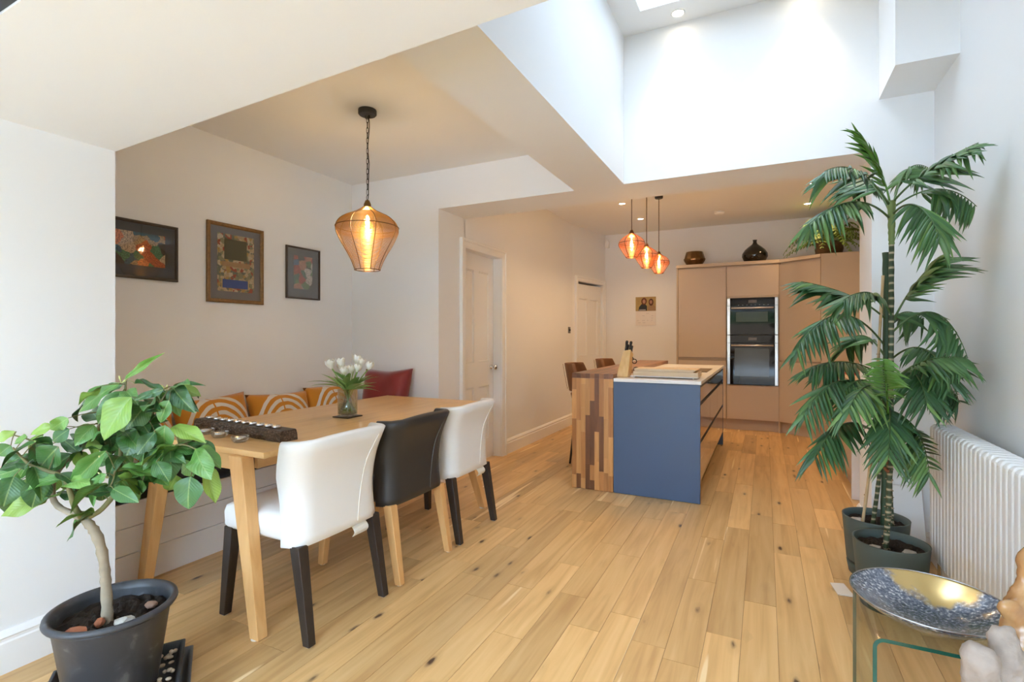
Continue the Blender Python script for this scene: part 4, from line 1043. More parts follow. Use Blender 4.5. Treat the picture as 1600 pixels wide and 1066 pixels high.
for k_ in range(46):
    a = rg.uniform(0, 2 * PI); ln = rg.uniform(.26, .46); up_ = rg.uniform(.05, .36) if k_ > 4 else .48
    dr_ = Vector((math.cos(a), math.sin(a), 0))
    if dr_.y > .5: ln *= .55
    if dr_.x > 0.3: ln *= .8
    p0 = Vector((dr_.x * .06, dr_.y * .06, .16)); p1 = p0 + dr_ * ln * .5 + Vector((0, 0, up_)); p2 = p0 + dr_ * ln + Vector((0, 0, up_ * .4 - rg.uniform(.02, .2)))
    if p2.z < 0.03 and dr_.y > -.2: p2.z = .05
    pth = bez(p0, p1, p2, 12); mb = MB().tube(pth, [.003] * 13, 4)
    for i in range(2, 13):
        tg = (pth[min(12, i + 1)] - pth[i - 1]).normalized(); sd = tg.cross(Vector((0, 0, 1)))
        if sd.length < 1e-3: continue
        sd.normalize(); w_ = .055 * math.sin(PI * (i + 1) / 14.5) + .008
        for s in (-1, 1):
            q = pth[i]; e = q + sd * s * w_ + tg * w_ * .35 + Vector((0, 0, -.35 * w_))
            n_ = tg * .009
            mb.add([q - n_, q + n_, lerp(q, e, .6) + n_ * 1.2, e, lerp(q, e, .6) - n_], [(0, 1, 2, 3, 4)])
    mb.build('frond', M_FERN, fp)['kind'] = 'stuff'
# ---------------------------------------------------------------- calendar, switch, sockets
cl = thing('wall_calendar', 'wall calendar with a photo above a month page beside the far door', 'calendar', (-1.618, YW - .003, 1.41))
B(-.152, .152, -.004, 0, 0, .215).build('month_page', mat('calendar_paper', (.76, .72, .68), .8), cl)
B(-.152, .152, -.005, 0, .218, .432).build('photo', mat('photo_ochre', (.38, .27, .10), .5, var=.4, vscale=14), cl)
def pol(name, pts, c, y=-.0056):
    n = len(pts); MB().add([(x, y, z) for x, z in pts] + [(x, y + .0004, z) for x, z in pts], [tuple(range(n)), tuple(range(2 * n - 1, n - 1, -1))] + [(i, (i + 1) % n, n + (i + 1) % n, n + i) for i in range(n)]).build(name, mat('photo_' + name, c, .5), cl)
def ell(cx, cz, a, b_, n=14): return [(cx + a * math.cos(2 * PI * k_ / n), cz + b_ * math.sin(2 * PI * k_ / n)) for k_ in range(n)]
pol('dark_jacket', [(-.11, .222), (.02, .222), (.02, .29), (-.01, .325), (-.06, .325), (-.10, .28)], (.02, .025, .03))
pol('tan_coat', [(.03, .222), (.145, .222), (.145, .28), (.11, .315), (.06, .315), (.035, .28)], (.30, .19, .10))
pol('auburn_hair', ell(-.025, .365, .042, .055), (.12, .035, .015), -.0060); pol('brown_hair', ell(.08, .35, .036, .055), (.08, .025, .015), -.0060)
pol('face_tone', ell(-.025, .362, .022, .032), (.42, .22, .14), -.0066); pol('second_face_tone', ell(.078, .352, .019, .028), (.36, .18, .12), -.0066)
pol('caption_strip', [(-.10, .226), (0, .226), (0, .242), (-.10, .242)], (.35, .34, .34), -.0062)
rg = random.Random(2)
for r_ in range(5):
    for c_ in range(4):
        if rg.random() < .55:
            x_ = -.125 + c_ * .07 + rg.uniform(-.01, .01); z_ = .18 - r_ * .036
            B(x_, x_ + rg.uniform(.015, .05), -.0044, -.0040, z_, z_ + .004).build('handwriting', mat('pencil_grey', (.42, .38, .38), .8), cl)
sw_ = thing('light_switch', 'dark steel light switch plate left of the far door', 'switch', (XK, 6.76, 1.33))
B(0, .006, -.044, .044, -.044, .044).build('plate', mat('dark_nickel', (.16, .15, .14), .35, metal=1), sw_, bevel=.002)
for s in (-1, 1): B(.006, .016, s * .018 - .006, s * .018 + .006, -.012, .012).build('rocker', M_BLACK, sw_, bevel=.002)
so = thing('double_socket', 'white double power socket low on the wall behind the palms', 'socket', (.70, YB, .50))
B(-.073, .073, -.010, 0, -.043, .043).build('plate', M_TRIM, so, bevel=.003)
for s in (-1, 1):
    for dx, dz, w_, h_ in ((0, .012, .004, .009), (-.011, -.014, .007, .004), (.011, -.014, .007, .004)):
        B(s * .036 + dx - w_ / 2, s * .036 + dx + w_ / 2, -.0106, -.0095, dz - h_ / 2, dz + h_ / 2).build('pin_hole', M_BLACK, so)
    B(s * .012 - .006, s * .012 + .006, -.013, -.010, .022, .036).build('rocker', M_TRIM, so, bevel=.001)
lb = MB().hexa([(-.075, -.16, 0), (.075, -.16, 0), (.075, -.135, 0), (-.075, -.135, 0)], [(-.075, -.03, .40), (.075, -.03, .40), (.075, -.005, .40), (-.075, -.005, .40)]).build('leaning_board', mat('board_white', (.80, .80, .80), .5), loc=(.705, YB, .003), bevel=.002)
tag(lb, 'white board leaning on the wall below the power socket', 'board')
# ================================================================== CITRUS TREE
CITRUS=[
((-1.784,0.896,1.105),(-1.669,0.907,1.170),0.016),
((-1.782,0.922,1.092),(-1.677,0.932,1.093),0.020),
((-1.653,0.935,1.077),(-1.697,0.893,1.055),0.020),
((-1.760,1.015,1.063),(-1.700,1.060,1.089),0.019),
((-1.883,0.930,1.089),(-1.952,0.860,1.023),0.038),
((-1.837,0.917,1.066),(-1.865,0.872,0.988),0.045),
((-1.757,0.900,1.053),(-1.783,0.841,0.961),0.068),
((-1.845,0.863,1.086),(-1.927,0.849,1.043),0.024),
((-1.989,0.888,1.026),(-2.048,0.875,0.984),0.038),
((-1.803,0.975,1.027),(-1.818,0.929,0.966),0.063),
((-1.672,0.963,1.040),(-1.697,0.951,0.984),0.036),
((-1.751,0.990,0.993),(-1.816,0.978,0.968),0.046),
((-1.833,0.973,0.954),(-1.825,0.929,0.883),0.081),
((-1.727,0.982,0.956),(-1.738,0.981,0.885),0.050),
((-1.741,0.960,0.935),(-1.743,0.919,0.890),0.037),
((-1.686,0.982,0.955),(-1.575,0.989,0.933),0.041),
((-1.773,1.011,0.881),(-1.838,1.000,0.831),0.047),
((-1.704,0.984,0.888),(-1.674,0.971,0.808),0.045),
((-1.683,1.051,0.895),(-1.636,1.070,0.840),0.051),
((-1.661,1.058,0.846),(-1.739,1.039,0.793),0.064),
((-1.640,1.010,0.794),(-1.635,0.994,0.717),0.078),
((-1.614,1.037,0.821),(-1.564,1.044,0.743),0.046),
((-1.686,0.933,0.853),(-1.633,0.931,0.814),0.040),
((-1.966,0.897,0.951),(-1.950,0.852,0.916),0.042),
((-1.911,0.804,0.990),(-1.956,0.782,0.957),0.032),
((-1.947,0.823,0.951),(-1.980,0.799,0.923),0.040),
((-2.023,0.816,0.955),(-2.052,0.776,0.942),0.025),
((-2.118,0.850,0.897),(-2.123,0.810,0.891),0.026),
((-2.066,0.785,0.905),(-2.114,0.724,0.868),0.045),
((-2.161,0.773,0.933),(-2.178,0.733,0.917),0.025),
((-2.079,0.770,0.924),(-2.126,0.757,0.909),0.024),
((-1.985,0.811,0.895),(-2.028,0.784,0.841),0.061),
((-2.170,0.810,0.814),(-2.195,0.752,0.799),0.051),
((-2.063,0.732,0.811),(-2.044,0.706,0.754),0.059),
((-2.157,0.795,0.775),(-2.188,0.779,0.673),0.076),
((-2.020,0.780,0.800),(-2.009,0.760,0.735),0.056),
((-1.828,0.866,0.886),(-1.906,0.812,0.793),0.044),
((-1.806,0.855,0.820),(-1.854,0.838,0.785),0.024),
((-1.888,0.948,0.828),(-1.885,0.979,0.763),0.068),
((-1.886,0.924,0.785),(-1.860,0.967,0.715),0.059),
((-1.784,0.863,0.775),(-1.705,0.871,0.755),0.035),
((-1.967,0.920,0.754),(-1.977,0.929,0.700),0.043),
((-1.761,0.935,0.785),(-1.801,0.944,0.743),0.033),
((-1.774,0.961,0.824),(-1.767,0.982,0.776),0.037),
((-1.977,0.944,0.911),(-1.925,0.931,0.873),0.039),
((-2.026,0.943,0.939),(-1.968,0.928,0.865),0.031),
((-2.090,0.902,0.908),(-2.135,0.910,0.861),0.035),
((-2.119,0.880,0.891),(-2.022,0.873,0.866),0.030),
((-1.993,0.897,0.810),(-1.934,0.886,0.775),0.034),
((-2.166,0.927,0.765),(-2.175,0.900,0.733),0.045),
((-2.140,0.863,0.769),(-2.108,0.832,0.732),0.043),
((-1.875,1.102,0.892),(-1.803,1.119,0.857),0.050),
((-1.857,0.990,0.809),(-1.756,0.989,0.776),0.052),
((-1.983,0.904,0.738),(-1.944,0.883,0.714),0.017),
((-1.996,0.994,0.938),(-1.966,0.967,0.889),0.049),
((-1.852,0.966,0.918),(-1.820,0.970,0.848),0.055),
((-2.043,0.904,0.876),(-2.112,0.904,0.832),0.030),
((-2.143,0.835,0.915),(-2.174,0.812,0.881),0.039),
((-2.361,0.830,0.860),(-2.372,0.805,0.835),0.041),
((-2.366,0.861,0.815),(-2.402,0.830,0.784),0.041),
((-1.903,0.972,0.757),(-1.908,0.951,0.726),0.039),
((-1.723,1.029,0.882),(-1.666,1.039,0.850),0.047),
((-1.765,1.041,0.775),(-1.808,1.044,0.724),0.043),
((-2.029,1.002,0.858),(-1.992,1.009,0.813),0.041),
((-2.232,0.778,0.743),(-2.228,0.746,0.708),0.051),
((-2.193,0.829,0.848),(-2.191,0.794,0.811),0.043),
((-1.853,0.996,0.876),(-1.903,0.993,0.817),0.052),
((-1.880,0.968,0.996),(-1.797,0.958,0.950),0.051),
]
TRUNK =[ (-1.933,0.920,0.312),(-1.937,0.918,0.402),(-1.931,0.910,0.491),(-1.933,0.898,0.568),(-1.951,0.889,0.613),(-1.977,0.876,0.647) ]
BR1 =[ (-1.977,0.876,0.647),(-2.015,0.857,0.667),(-2.052,0.839,0.688),(-2.070,0.830,0.723),(-2.088,0.844,0.780),(-2.066,0.865,0.826),(-2.017,0.890,0.872),(-1.985,0.906,0.902),(-1.973,0.911,0.940),(-1.960,0.918,0.999) ]
BR2 =[ (-1.977,0.876,0.647),(-1.967,0.847,0.692),(-1.961,0.828,0.759),(-1.979,0.819,0.799),(-2.017,0.789,0.822),(-2.062,0.767,0.842),(-2.120,0.750,0.890) ]
BR3 =[ (-1.977,0.876,0.647),(-1.948,0.912,0.675),(-1.913,0.941,0.746),(-1.896,0.938,0.833),(-1.869,0.929,0.920),(-1.862,0.933,1.003),(-1.858,0.934,1.076),(-1.856,0.935,1.103) ]
BR4 =[ (-1.913,0.941,0.746),(-1.826,0.973,0.812),(-1.748,0.989,0.869),(-1.672,1.004,0.894),(-1.613,1.022,0.875) ]
BR5 =[ (-1.869,0.929,0.920),(-1.804,0.961,0.962),(-1.758,0.984,1.024),(-1.735,0.995,1.062),(-1.721,1.002,1.076) ]
BR6 =[ (-1.896,0.938,0.833),(-1.831,0.892,0.819),(-1.814,0.878,0.795),(-1.811,0.868,0.778) ]
BR7 =[ (-2.088,0.844,0.780),(-2.118,0.829,0.843),(-2.130,0.800,0.900),(-2.156,0.765,0.924) ]
DRIFT_PALE1 =[ (0.424,1.458,0.471),(0.420,1.434,0.540),(0.426,1.437,0.575) ]
DRIFT_PALE2 =[ (0.478,1.484,0.464),(0.474,1.483,0.534),(0.469,1.491,0.585) ]
DRIFT_BROWN =[ (0.523,1.540,0.429),(0.521,1.562,0.532),(0.523,1.574,0.600),(0.534,1.579,0.666),(0.540,1.582,0.733) ]
DRIFT_B2 =[ (0.523,1.574,0.600),(0.503,1.553,0.627),(0.483,1.532,0.630) ]
FA=[
  ((0.521,2.866,1.799), (0.500,2.855,2.003), (0.375,2.749,2.160)),
  ((0.521,2.866,1.848), (0.605,2.752,1.966), (0.786,2.685,2.023)),
  ((0.515,2.863,1.837), (0.372,2.726,2.055), (0.231,2.567,1.950)),
  ((0.510,2.861,1.784), (0.346,2.624,1.903), (0.159,2.420,1.697)),
  ((0.526,2.868,1.828), (0.704,2.889,1.975), (0.787,2.707,1.770)),
  ((0.526,2.868,1.799), (0.553,2.558,1.845), (0.587,2.408,1.606)),
  ((0.523,2.867,1.813), (0.604,3.085,2.134), (0.745,3.266,2.098)),
  ((0.513,2.862,1.813), (0.464,3.016,2.056), (0.403,3.153,2.022)),
  ((0.523,2.867,1.301), (0.594,2.858,1.487), (0.670,2.783,1.573)),
  ((0.523,2.867,1.258), (0.695,2.851,1.482), (0.755,2.736,1.150)),
  ((0.523,2.867,1.024), (0.605,2.752,1.179), (0.740,2.684,1.152)),
  ((0.508,2.859,0.863), (0.459,2.624,1.068), (0.405,2.374,1.157)),
]
FB=[
  ((0.559,3.197,1.325), (0.416,3.048,1.466), (0.161,2.867,1.509)),
  ((0.551,3.193,1.194), (0.317,2.888,1.503), (0.125,2.626,1.177)),
  ((0.545,3.190,1.030), (0.380,2.975,1.165), (0.196,2.829,1.093)),
  ((0.545,3.190,0.899), (0.324,2.836,1.168), (0.147,2.525,0.904)),
  ((0.539,3.187,0.703), (0.338,2.842,0.958), (0.191,2.547,0.720)),
  ((0.568,3.202,0.867), (0.772,3.168,1.134), (0.816,2.911,0.841)),
  ((0.564,3.177,0.707), (0.633,2.877,0.941), (0.621,2.703,0.659)),
  ((0.555,3.173,0.804), (0.517,2.819,1.027), (0.456,2.566,0.744)),
  ((0.562,3.199,0.998), (0.688,3.127,1.071), (0.768,2.999,1.023)),
  ((0.557,3.196,1.129), (0.479,3.303,1.329), (0.408,3.435,1.189)),
  ((0.562,3.199,1.260), (0.645,3.440,1.436), (0.766,3.611,1.334)),
  ((0.562,3.199,0.932), (0.414,2.769,1.099), (0.315,2.552,0.934)),
  ((0.562,3.199,0.965), (0.607,2.975,1.138), (0.772,3.168,1.134)),
]
FB += [((.562, 3.199, 1.1), (.66, 2.95, 1.30), (.70, 2.72, 1.05)), ((.55, 3.19, .85), (.45, 2.95, 1.12), (.33, 2.75, 1.00)), ((.56, 3.19, .95), (.62, 2.9, 1.2), (.60, 2.65, .96))]
FA += [((.523, 2.867, 1.33), (.44, 2.75, 1.50), (.31, 2.66, 1.40))]
PC = Vector((-1.95, 0.945, 0))
def rel(pts, o): return [tuple(Vector(p) - o) for p in pts]
ct = thing('potted_citrus_tree', 'small citrus tree with glossy leaves in a dark plastic pot', 'plant', PC + Vector((0, 0, 0.062)))
OC = PC + Vector((0, 0, 0.062))
m, t, b = newmat('pot_plastic'); N = t.nodes; Lk = t.links
tc = N.new('ShaderNodeTexCoord'); nz = N.new('ShaderNodeTexNoise'); nz.inputs['Scale'].default_value = 7; nz.inputs['Detail'].default_value = 3; nz.inputs['Distortion'].default_value = 2.5
Lk.new(tc.outputs['Object'], nz.inputs['Vector'])
rp = ramp(t, [(0.45, (.035, .038, .045)), (.62, (.05, .054, .062)), (.72, (.12, .125, .135))]); Lk.new(nz.outputs['Fac'], rp.inputs['Fac']); Lk.new(rp.outputs['Color'], b.inputs['Base Color']); setin(b, Roughness=.42)
M_POTP = m
pt = MB().lathe([(.118, 0), (.124, .006), (.160, .255), (.164, .262), (.178, .268), (.182, .275), (.180, .284), (.172, .288), (.162, .284), (.157, .262), (.152, .20), (.11, .02)], 48).build('pot', M_POTP, ct, smooth=True)
for q in range(2):
    MB().torus((0, 0, .262 - q * .0), .166, .003, 48, 6).build('rim_bead', M_POTP, pt, smooth=True) if q == 0 else None
def soilmesh(r, z, seed, amp=.012):
    rg_ = random.Random(seed); mb = MB(); n = 40; rows = 12; vs_ = [(0, 0, z + amp)]; fs_ = []
    for i in range(1, rows + 1):
        for k_ in range(n):
            a = 2 * PI * k_ / n; rr = r * i / rows
            vs_.append((rr * math.cos(a), rr * math.sin(a), z + rg_.uniform(-amp, amp) * (.4 if i == rows else 1)))
    for k_ in range(n): fs_.append((0, 1 + k_, 1 + (k_ + 1) % n))
    for i in range(rows - 1):
        for k_ in range(n):
            a = 1 + i * n + k_; b_ = 1 + i * n + (k_ + 1) % n
            fs_.append((a, a + n, b_ + n, b_))
    return mb.add(vs_, fs_)
M_SOIL = mat('dark_soil', (.022, .015, .011), .95, var=.7, vscale=60, bump=1.0, bscale=220)
soilmesh(.1565, .238, 1).build('soil', M_SOIL, ct)
M_BARKC = mat('citrus_bark', (.30, .25, .18), .8, var=.35, vscale=25, bump=.6, bscale=90)
M_TWIG = mat('citrus_twig', (.16, .15, .06), .7, var=.3, vscale=30)
def smoothpath(pts, n=5):
    pts = [Vector(p) for p in pts]; out = []
    for i in range(len(pts) - 1):
        p = lambda k_: pts[max(0, min(len(pts) - 1, k_))]
        for q in range(n):
            f = q / n; a, b_, c, d = p(i - 1), p(i), p(i + 1), p(i + 2)
            out.append(.5 * ((2 * b_) + (c - a) * f + (2 * a - 5 * b_ + 4 * c - d) * f * f + (3 * b_ - a - 3 * c + d) * f ** 3))
    return out + [pts[-1]]
rg = random.Random(7)
def branch(pts, r0, r1, name, m_, par, knob=.08):
    pp = smoothpath(rel(pts, OC)); n = len(pp)
    return MB().tube(pp, [lerp(r0, r1, i / (n - 1)) * (1 + rg.uniform(-knob, knob * 1.6)) for i in range(n)], 10).build(name, m_, par, smooth=True), pp
TRUNK[0] = (TRUNK[0][0], TRUNK[0][1], .295)
tk, tp = branch(TRUNK, .0165, .0135, 'trunk', M_BARKC, ct, .12)
segs = []
for pts, r0, r1, m_ in ((BR1, .011, .003, M_BARKC), (BR2, .010, .003, M_TWIG), (BR3, .009, .0025, M_TWIG), (BR4, .006, .002, M_TWIG), (BR5, .005, .002, M_TWIG), (BR6, .004, .0015, M_TWIG), (BR7, .005, .002, M_TWIG)):
    o, pp = branch(pts, r0, r1, 'branch', m_, tk); segs += pp[3:]
m, t, b = newmat('citrus_leaf'); N = t.nodes; Lk = t.links
oi = N.new('ShaderNodeObjectInfo'); tc = N.new('ShaderNodeTexCoord'); sx = N.new('ShaderNodeSeparateXYZ'); Lk.new(tc.outputs['Object'], sx.inputs[0])
rp = ramp(t, [(0, (.025, .085, .022)), (.5, (.05, .15, .03)), (.82, (.10, .24, .045)), (1, (.24, .36, .06))]); Lk.new(oi.outputs['Random'], rp.inputs['Fac'])
ab = N.new('ShaderNodeMath'); ab.operation = 'ABSOLUTE'; Lk.new(sx.outputs['Y'], ab.inputs[0])
vn = ramp(t, [(0.0, (1, 1, 1)), (.035, (0, 0, 0))]); Lk.new(ab.outputs[0], vn.inputs['Fac'])
wv = N.new('ShaderNodeTexWave'); wv.inputs['Scale'].default_value = 3.2; wv.inputs['Distortion'].default_value = 1.0
cmb = N.new('ShaderNodeMath'); cmb.operation = 'MULTIPLY_ADD'; cmb.inputs[1].default_value = -.8; Lk.new(ab.outputs[0], cmb.inputs[0]); Lk.new(sx.outputs['X'], cmb.inputs[2])
cxyz = N.new('ShaderNodeCombineXYZ'); Lk.new(cmb.outputs[0], cxyz.inputs[0]); Lk.new(cxyz.outputs[0], wv.inputs['Vector'])
mx = N.new('ShaderNodeMix'); mx.data_type = 'RGBA'; mx.inputs['B'].default_value = (.26, .36, .12, 1); ml = N.new('ShaderNodeMath'); ml.operation = 'MULTIPLY'; ml.inputs[1].default_value = .6
Lk.new(vn.outputs['Color'], ml.inputs[0]); Lk.new(ml.outputs[0], mx.inputs['Factor']); Lk.new(rp.outputs['Color'], mx.inputs['A']); Lk.new(mx.outputs['Result'], b.inputs['Base Color'])
bpn = N.new('ShaderNodeBump'); bpn.inputs['Strength'].default_value = .10; bpn.inputs['Distance'].default_value = .01; Lk.new(wv.outputs['Fac'], bpn.inputs['Height']); Lk.new(bpn.outputs['Normal'], b.inputs['Normal'])
setin(b, Roughness=.36, Specular_IOR_Level=.5)
M_CLEAF = m
def unit_leaf(fold, curl, wave, seed):
    """unit leaf along +x (length 1, width 1)"""
    rg_ = random.Random(seed); mb = MB(); vs_ = []; n = 10
    ph = rg_.uniform(0, 6)
    for i in range(n + 1):
        s = i / n
        w = .5 * (math.sin(PI * s ** .82) ** .8 if 0 < s < 1 else .015)
        z = -curl * (s - .15) ** 2
        for u in (-1, -.66, -.33, 0, .33, .66, 1):
            vs_.append((s, u * w, z + fold * (abs(u) * w) - fold * .5 * (u * u * w) + wave * abs(u) * w * math.sin(8 * s + ph + (1.5 if u > 0 else 0))))
    return mb.add(vs_, [(i * 7 + j, i * 7 + j + 1, i * 7 + j + 8, i * 7 + j + 7) for i in range(n) for j in range(6)])
UL = [unit_leaf(*a).mesh('leaf', M_CLEAF, True) for a in ((.3, .25, .15, 1), (.45, .4, .2, 2), (.2, .15, .25, 3), (.5, .55, .1, 4), (.15, .35, .3, 5))]
def nearest(p):
    return min(segs, key=lambda q: (q - p).length)
cam_dir = Vector((0, 0, 1.24))
for i, (b0, t0, w) in enumerate(CITRUS):
    bb = Vector(b0) - OC; tt = Vector(t0) - OC; d = tt - bb
    look = (Vector((0, 0, 1.24)) - Vector(b0)).normalized()
    nrm = (look * rg.uniform(.6, 1.0) + Vector((rg.uniform(-.5, .5), rg.uniform(-.5, .5), rg.uniform(.3, 1.0)))).normalized()
    place(UL[i % 5], 'leaf', ct, frame(bb, d, nrm, (d.length * 1.28, w * 1.35, d.length)))
    q = nearest(bb)
    if (q - bb).length > .012:
        mid = (q + bb) / 2 + Vector((0, 0, .008))
        MB().tube(bez(q, mid, bb, 5), [.0018, .0017, .0016, .0015, .0014, .0013], 5).build('twig', M_TWIG, ct, smooth=True)
for k_ in range(85):      # inner leaves along the branches
    q = rg.choice(segs[12:]); a = rg.uniform(0, 2 * PI)
    d = Vector((math.cos(a), math.sin(a), rg.uniform(-.9, .35))).normalized() * rg.uniform(.075, .12)
    bb = q + Vector((math.cos(a), math.sin(a), 0)) * .01
    if (bb + d + OC).x < -2.49: continue
    place(UL[k_ % 5], 'leaf', ct, frame(bb, d, Vector((rg.uniform(-.5, .7), rg.uniform(-.8, .2), .7)), (d.length, d.length * rg.uniform(.5, .62), d.length)))
for p_ in ((-1.862, .925, 1.09), (-1.73, .99, 1.07), (-1.845, .86, .86), (-1.83, .87, .80), (-1.87, .90, .96)):     # pale buds
    q = Vector(p_) - OC
    for k_ in range(3):
        e = q + Vector((rg.uniform(-.02, .02), rg.uniform(-.02, .02), rg.uniform(.005, .025)))
        MB().tube([q, lerp(q, e, .7), e], [.0014, .003, .001], 6).build('bud', mat('pale_bud', (.55, .58, .25), .5), ct, smooth=True)
def rock(name, loc, s, m_, seed, label, cat='stone', group=None):
    rg_ = random.Random(seed); bm = bmesh.new(); bmesh.ops.create_icosphere(bm, subdivisions=2, radius=1)
    for v in bm.verts:
        v.co *= 1 + rg_.uniform(-.16, .16); v.co = Vector((v.co.x * s[0], v.co.y * s[1], v.co.z * s[2]))
    me = bpy.data.meshes.new(name); bm.to_mesh(me); bm.free(); me.materials.append(m_)
    o = bpy.data.objects.new(name, me); COL.objects.link(o); o.location = loc; o.rotation_euler = (0, 0, rg_.uniform(0, 6))
    if label: tag(o, label, cat, group)
    return o
zs = .062 + .238 + .018
M_BRK = mat('terracotta_shard', (.34, .12, .06), .8, var=.4, vscale=40, bump=.6, bscale=120); M_STN = mat('grey_stone', (.42, .40, .36), .8, var=.4, vscale=60, bump=.8, bscale=150)
rock('stone', PC + Vector((.02, -.115, zs)), (.032, .02, .012), M_BRK, 1, 'reddish brick shard on the soil at the front of the citrus pot', group='stones on the citrus soil')
rock('stone', PC + Vector((.03, -.055, zs)), (.018, .013, .014), M_BRK, 2, 'small brown stone beside the citrus trunk', group='stones on the citrus soil')
rock('stone', PC + Vector((.105, -.02, zs + .004)), (.028, .024, .018), M_STN, 3, 'pale mottled stone right of the citrus trunk', group='stones on the citrus soil')
rock('stone', PC + Vector((.06, .085, zs)), (.02, .015, .012), mat('brown_stone', (.22, .13, .09), .8, bump=.5), 4, 'dark brown stone behind the citrus trunk', group='stones on the citrus soil')
# tray with pebbles
ty = thing('plant_tray', 'dark square plant tray under the citrus pot', 'tray', PC, R(-34))
M_TRAY = mat('tray_plastic', (.035, .036, .038), .5)
def frustum_tray(h0, h1, s0, s1, th, nm, mt):
    q = MB()
    def sq(s, z): return [(-s, -s, z), (s, -s, z), (s, s, z), (-s, s, z)]
    q.loft([sq(s0, h0), sq(s1, h1), sq(s1 - th, h1), sq(s0 - th, h0 + .008)]).build(nm, mt, ty, bevel=.006)
frustum_tray(.0005, .032, .205, .222, .012, 'outer_tray', mat('tray_grey', (.10, .105, .115), .5)); frustum_tray(.010, .078, .178, .196, .012, 'inner_tray', M_TRAY)
rg = random.Random(9); pm = MB()
for k_ in range(170):
    a = rg.uniform(0, 2 * PI); rr = rg.uniform(.128, .24); x, y = rr * math.cos(a), rr * math.sin(a)
    if abs(x) > .172 or abs(y) > .172: continue
    c = Vector((x, y, rg.uniform(.052, .072))); s = Vector((rg.uniform(.007, .014), rg.uniform(.006, .010), rg.uniform(.004, .007))); an = rg.uniform(0, PI)
    rows = []
    for zf, rf in ((-1, .3), (-.5, .85), (.2, 1), (.7, .7), (1, .2)):
        rows.append([(c.x + rf * (s.x * math.cos(q) * math.cos(an) - s.y * math.sin(q) * math.sin(an)), c.y + rf * (s.x * math.cos(q) * math.sin(an) + s.y * math.sin(q) * math.cos(an)), c.z + s.z * zf) for q in [2 * PI * j / 8 for j in range(8)]])
    pm.loft(rows)
pb = pm.build('pebbles', mat('pebble_mix', (.46, .36, .26), .6, var=.6, vscale=45), None, smooth=True, loc=PC); pb.rotation_euler = (0, 0, R(-34)); tag(pb, 'loose pale pebbles filling the tray around the citrus pot', 'pebbles', kind='stuff')

# ================================================================== PALMS
M_GPOT = mat('green_pot', (.075, .105, .098), .55, bump=.03)
M_PSTEM = None
m, t, b = newmat('palm_stem'); N = t.nodes; Lk = t.links
tc = N.new('ShaderNodeTexCoord'); wv = N.new('ShaderNodeTexWave'); wv.bands_direction = 'Z'; wv.inputs['Scale'].default_value = 9.0; wv.inputs['Distortion'].default_value = 1.2; Lk.new(tc.outputs['Object'], wv.inputs['Vector'])
rp = ramp(t, [(0, (.03, .05, .02)), (.75, (.05, .075, .03)), (.9, (.36, .30, .20)), (1, (.40, .33, .22))]); Lk.new(wv.outputs['Fac'], rp.inputs['Fac']); Lk.new(rp.outputs['Color'], b.inputs['Base Color']); setin(b, Roughness=.6)
M_PSTEM = m
m, t, b = newmat('palm_leaflet'); N = t.nodes; Lk = t.links
oi = N.new('ShaderNodeObjectInfo'); rp = ramp(t, [(0, (.030, .085, .034)), (.5, (.05, .135, .045)), (.85, (.085, .19, .055)), (1, (.15, .27, .07))]); Lk.new(oi.outputs['Random'], rp.inputs['Fac']); Lk.new(rp.outputs['Color'], b.inputs['Base Color']); setin(b, Roughness=.38)
M_PLEAF = m
M_PYOUNG = mat('palm_young', (.10, .24, .035), .4, var=.2); M_RACH = mat('palm_rachis', (.06, .12, .035), .5)
def leaflet(curl, fold):
    mb = MB(); vs_ = []; n = 7
    for i in range(n + 1):
        s = i / n; w = .5 * (min(1, s * 4 + .25) if s < .25 else 1) * (1 - max(0, (s - .35) / .65) ** 1.6) if s < 1 else .01
        z = -curl * s * s
        for u in (-1, 0, 1): vs_.append((s, u * w, z - (fold * w if u else 0)))
    return mb.add(vs_, [(i * 3 + j, i * 3 + j + 1, i * 3 + j + 4, i * 3 + j + 3) for i in range(n) for j in range(2)])
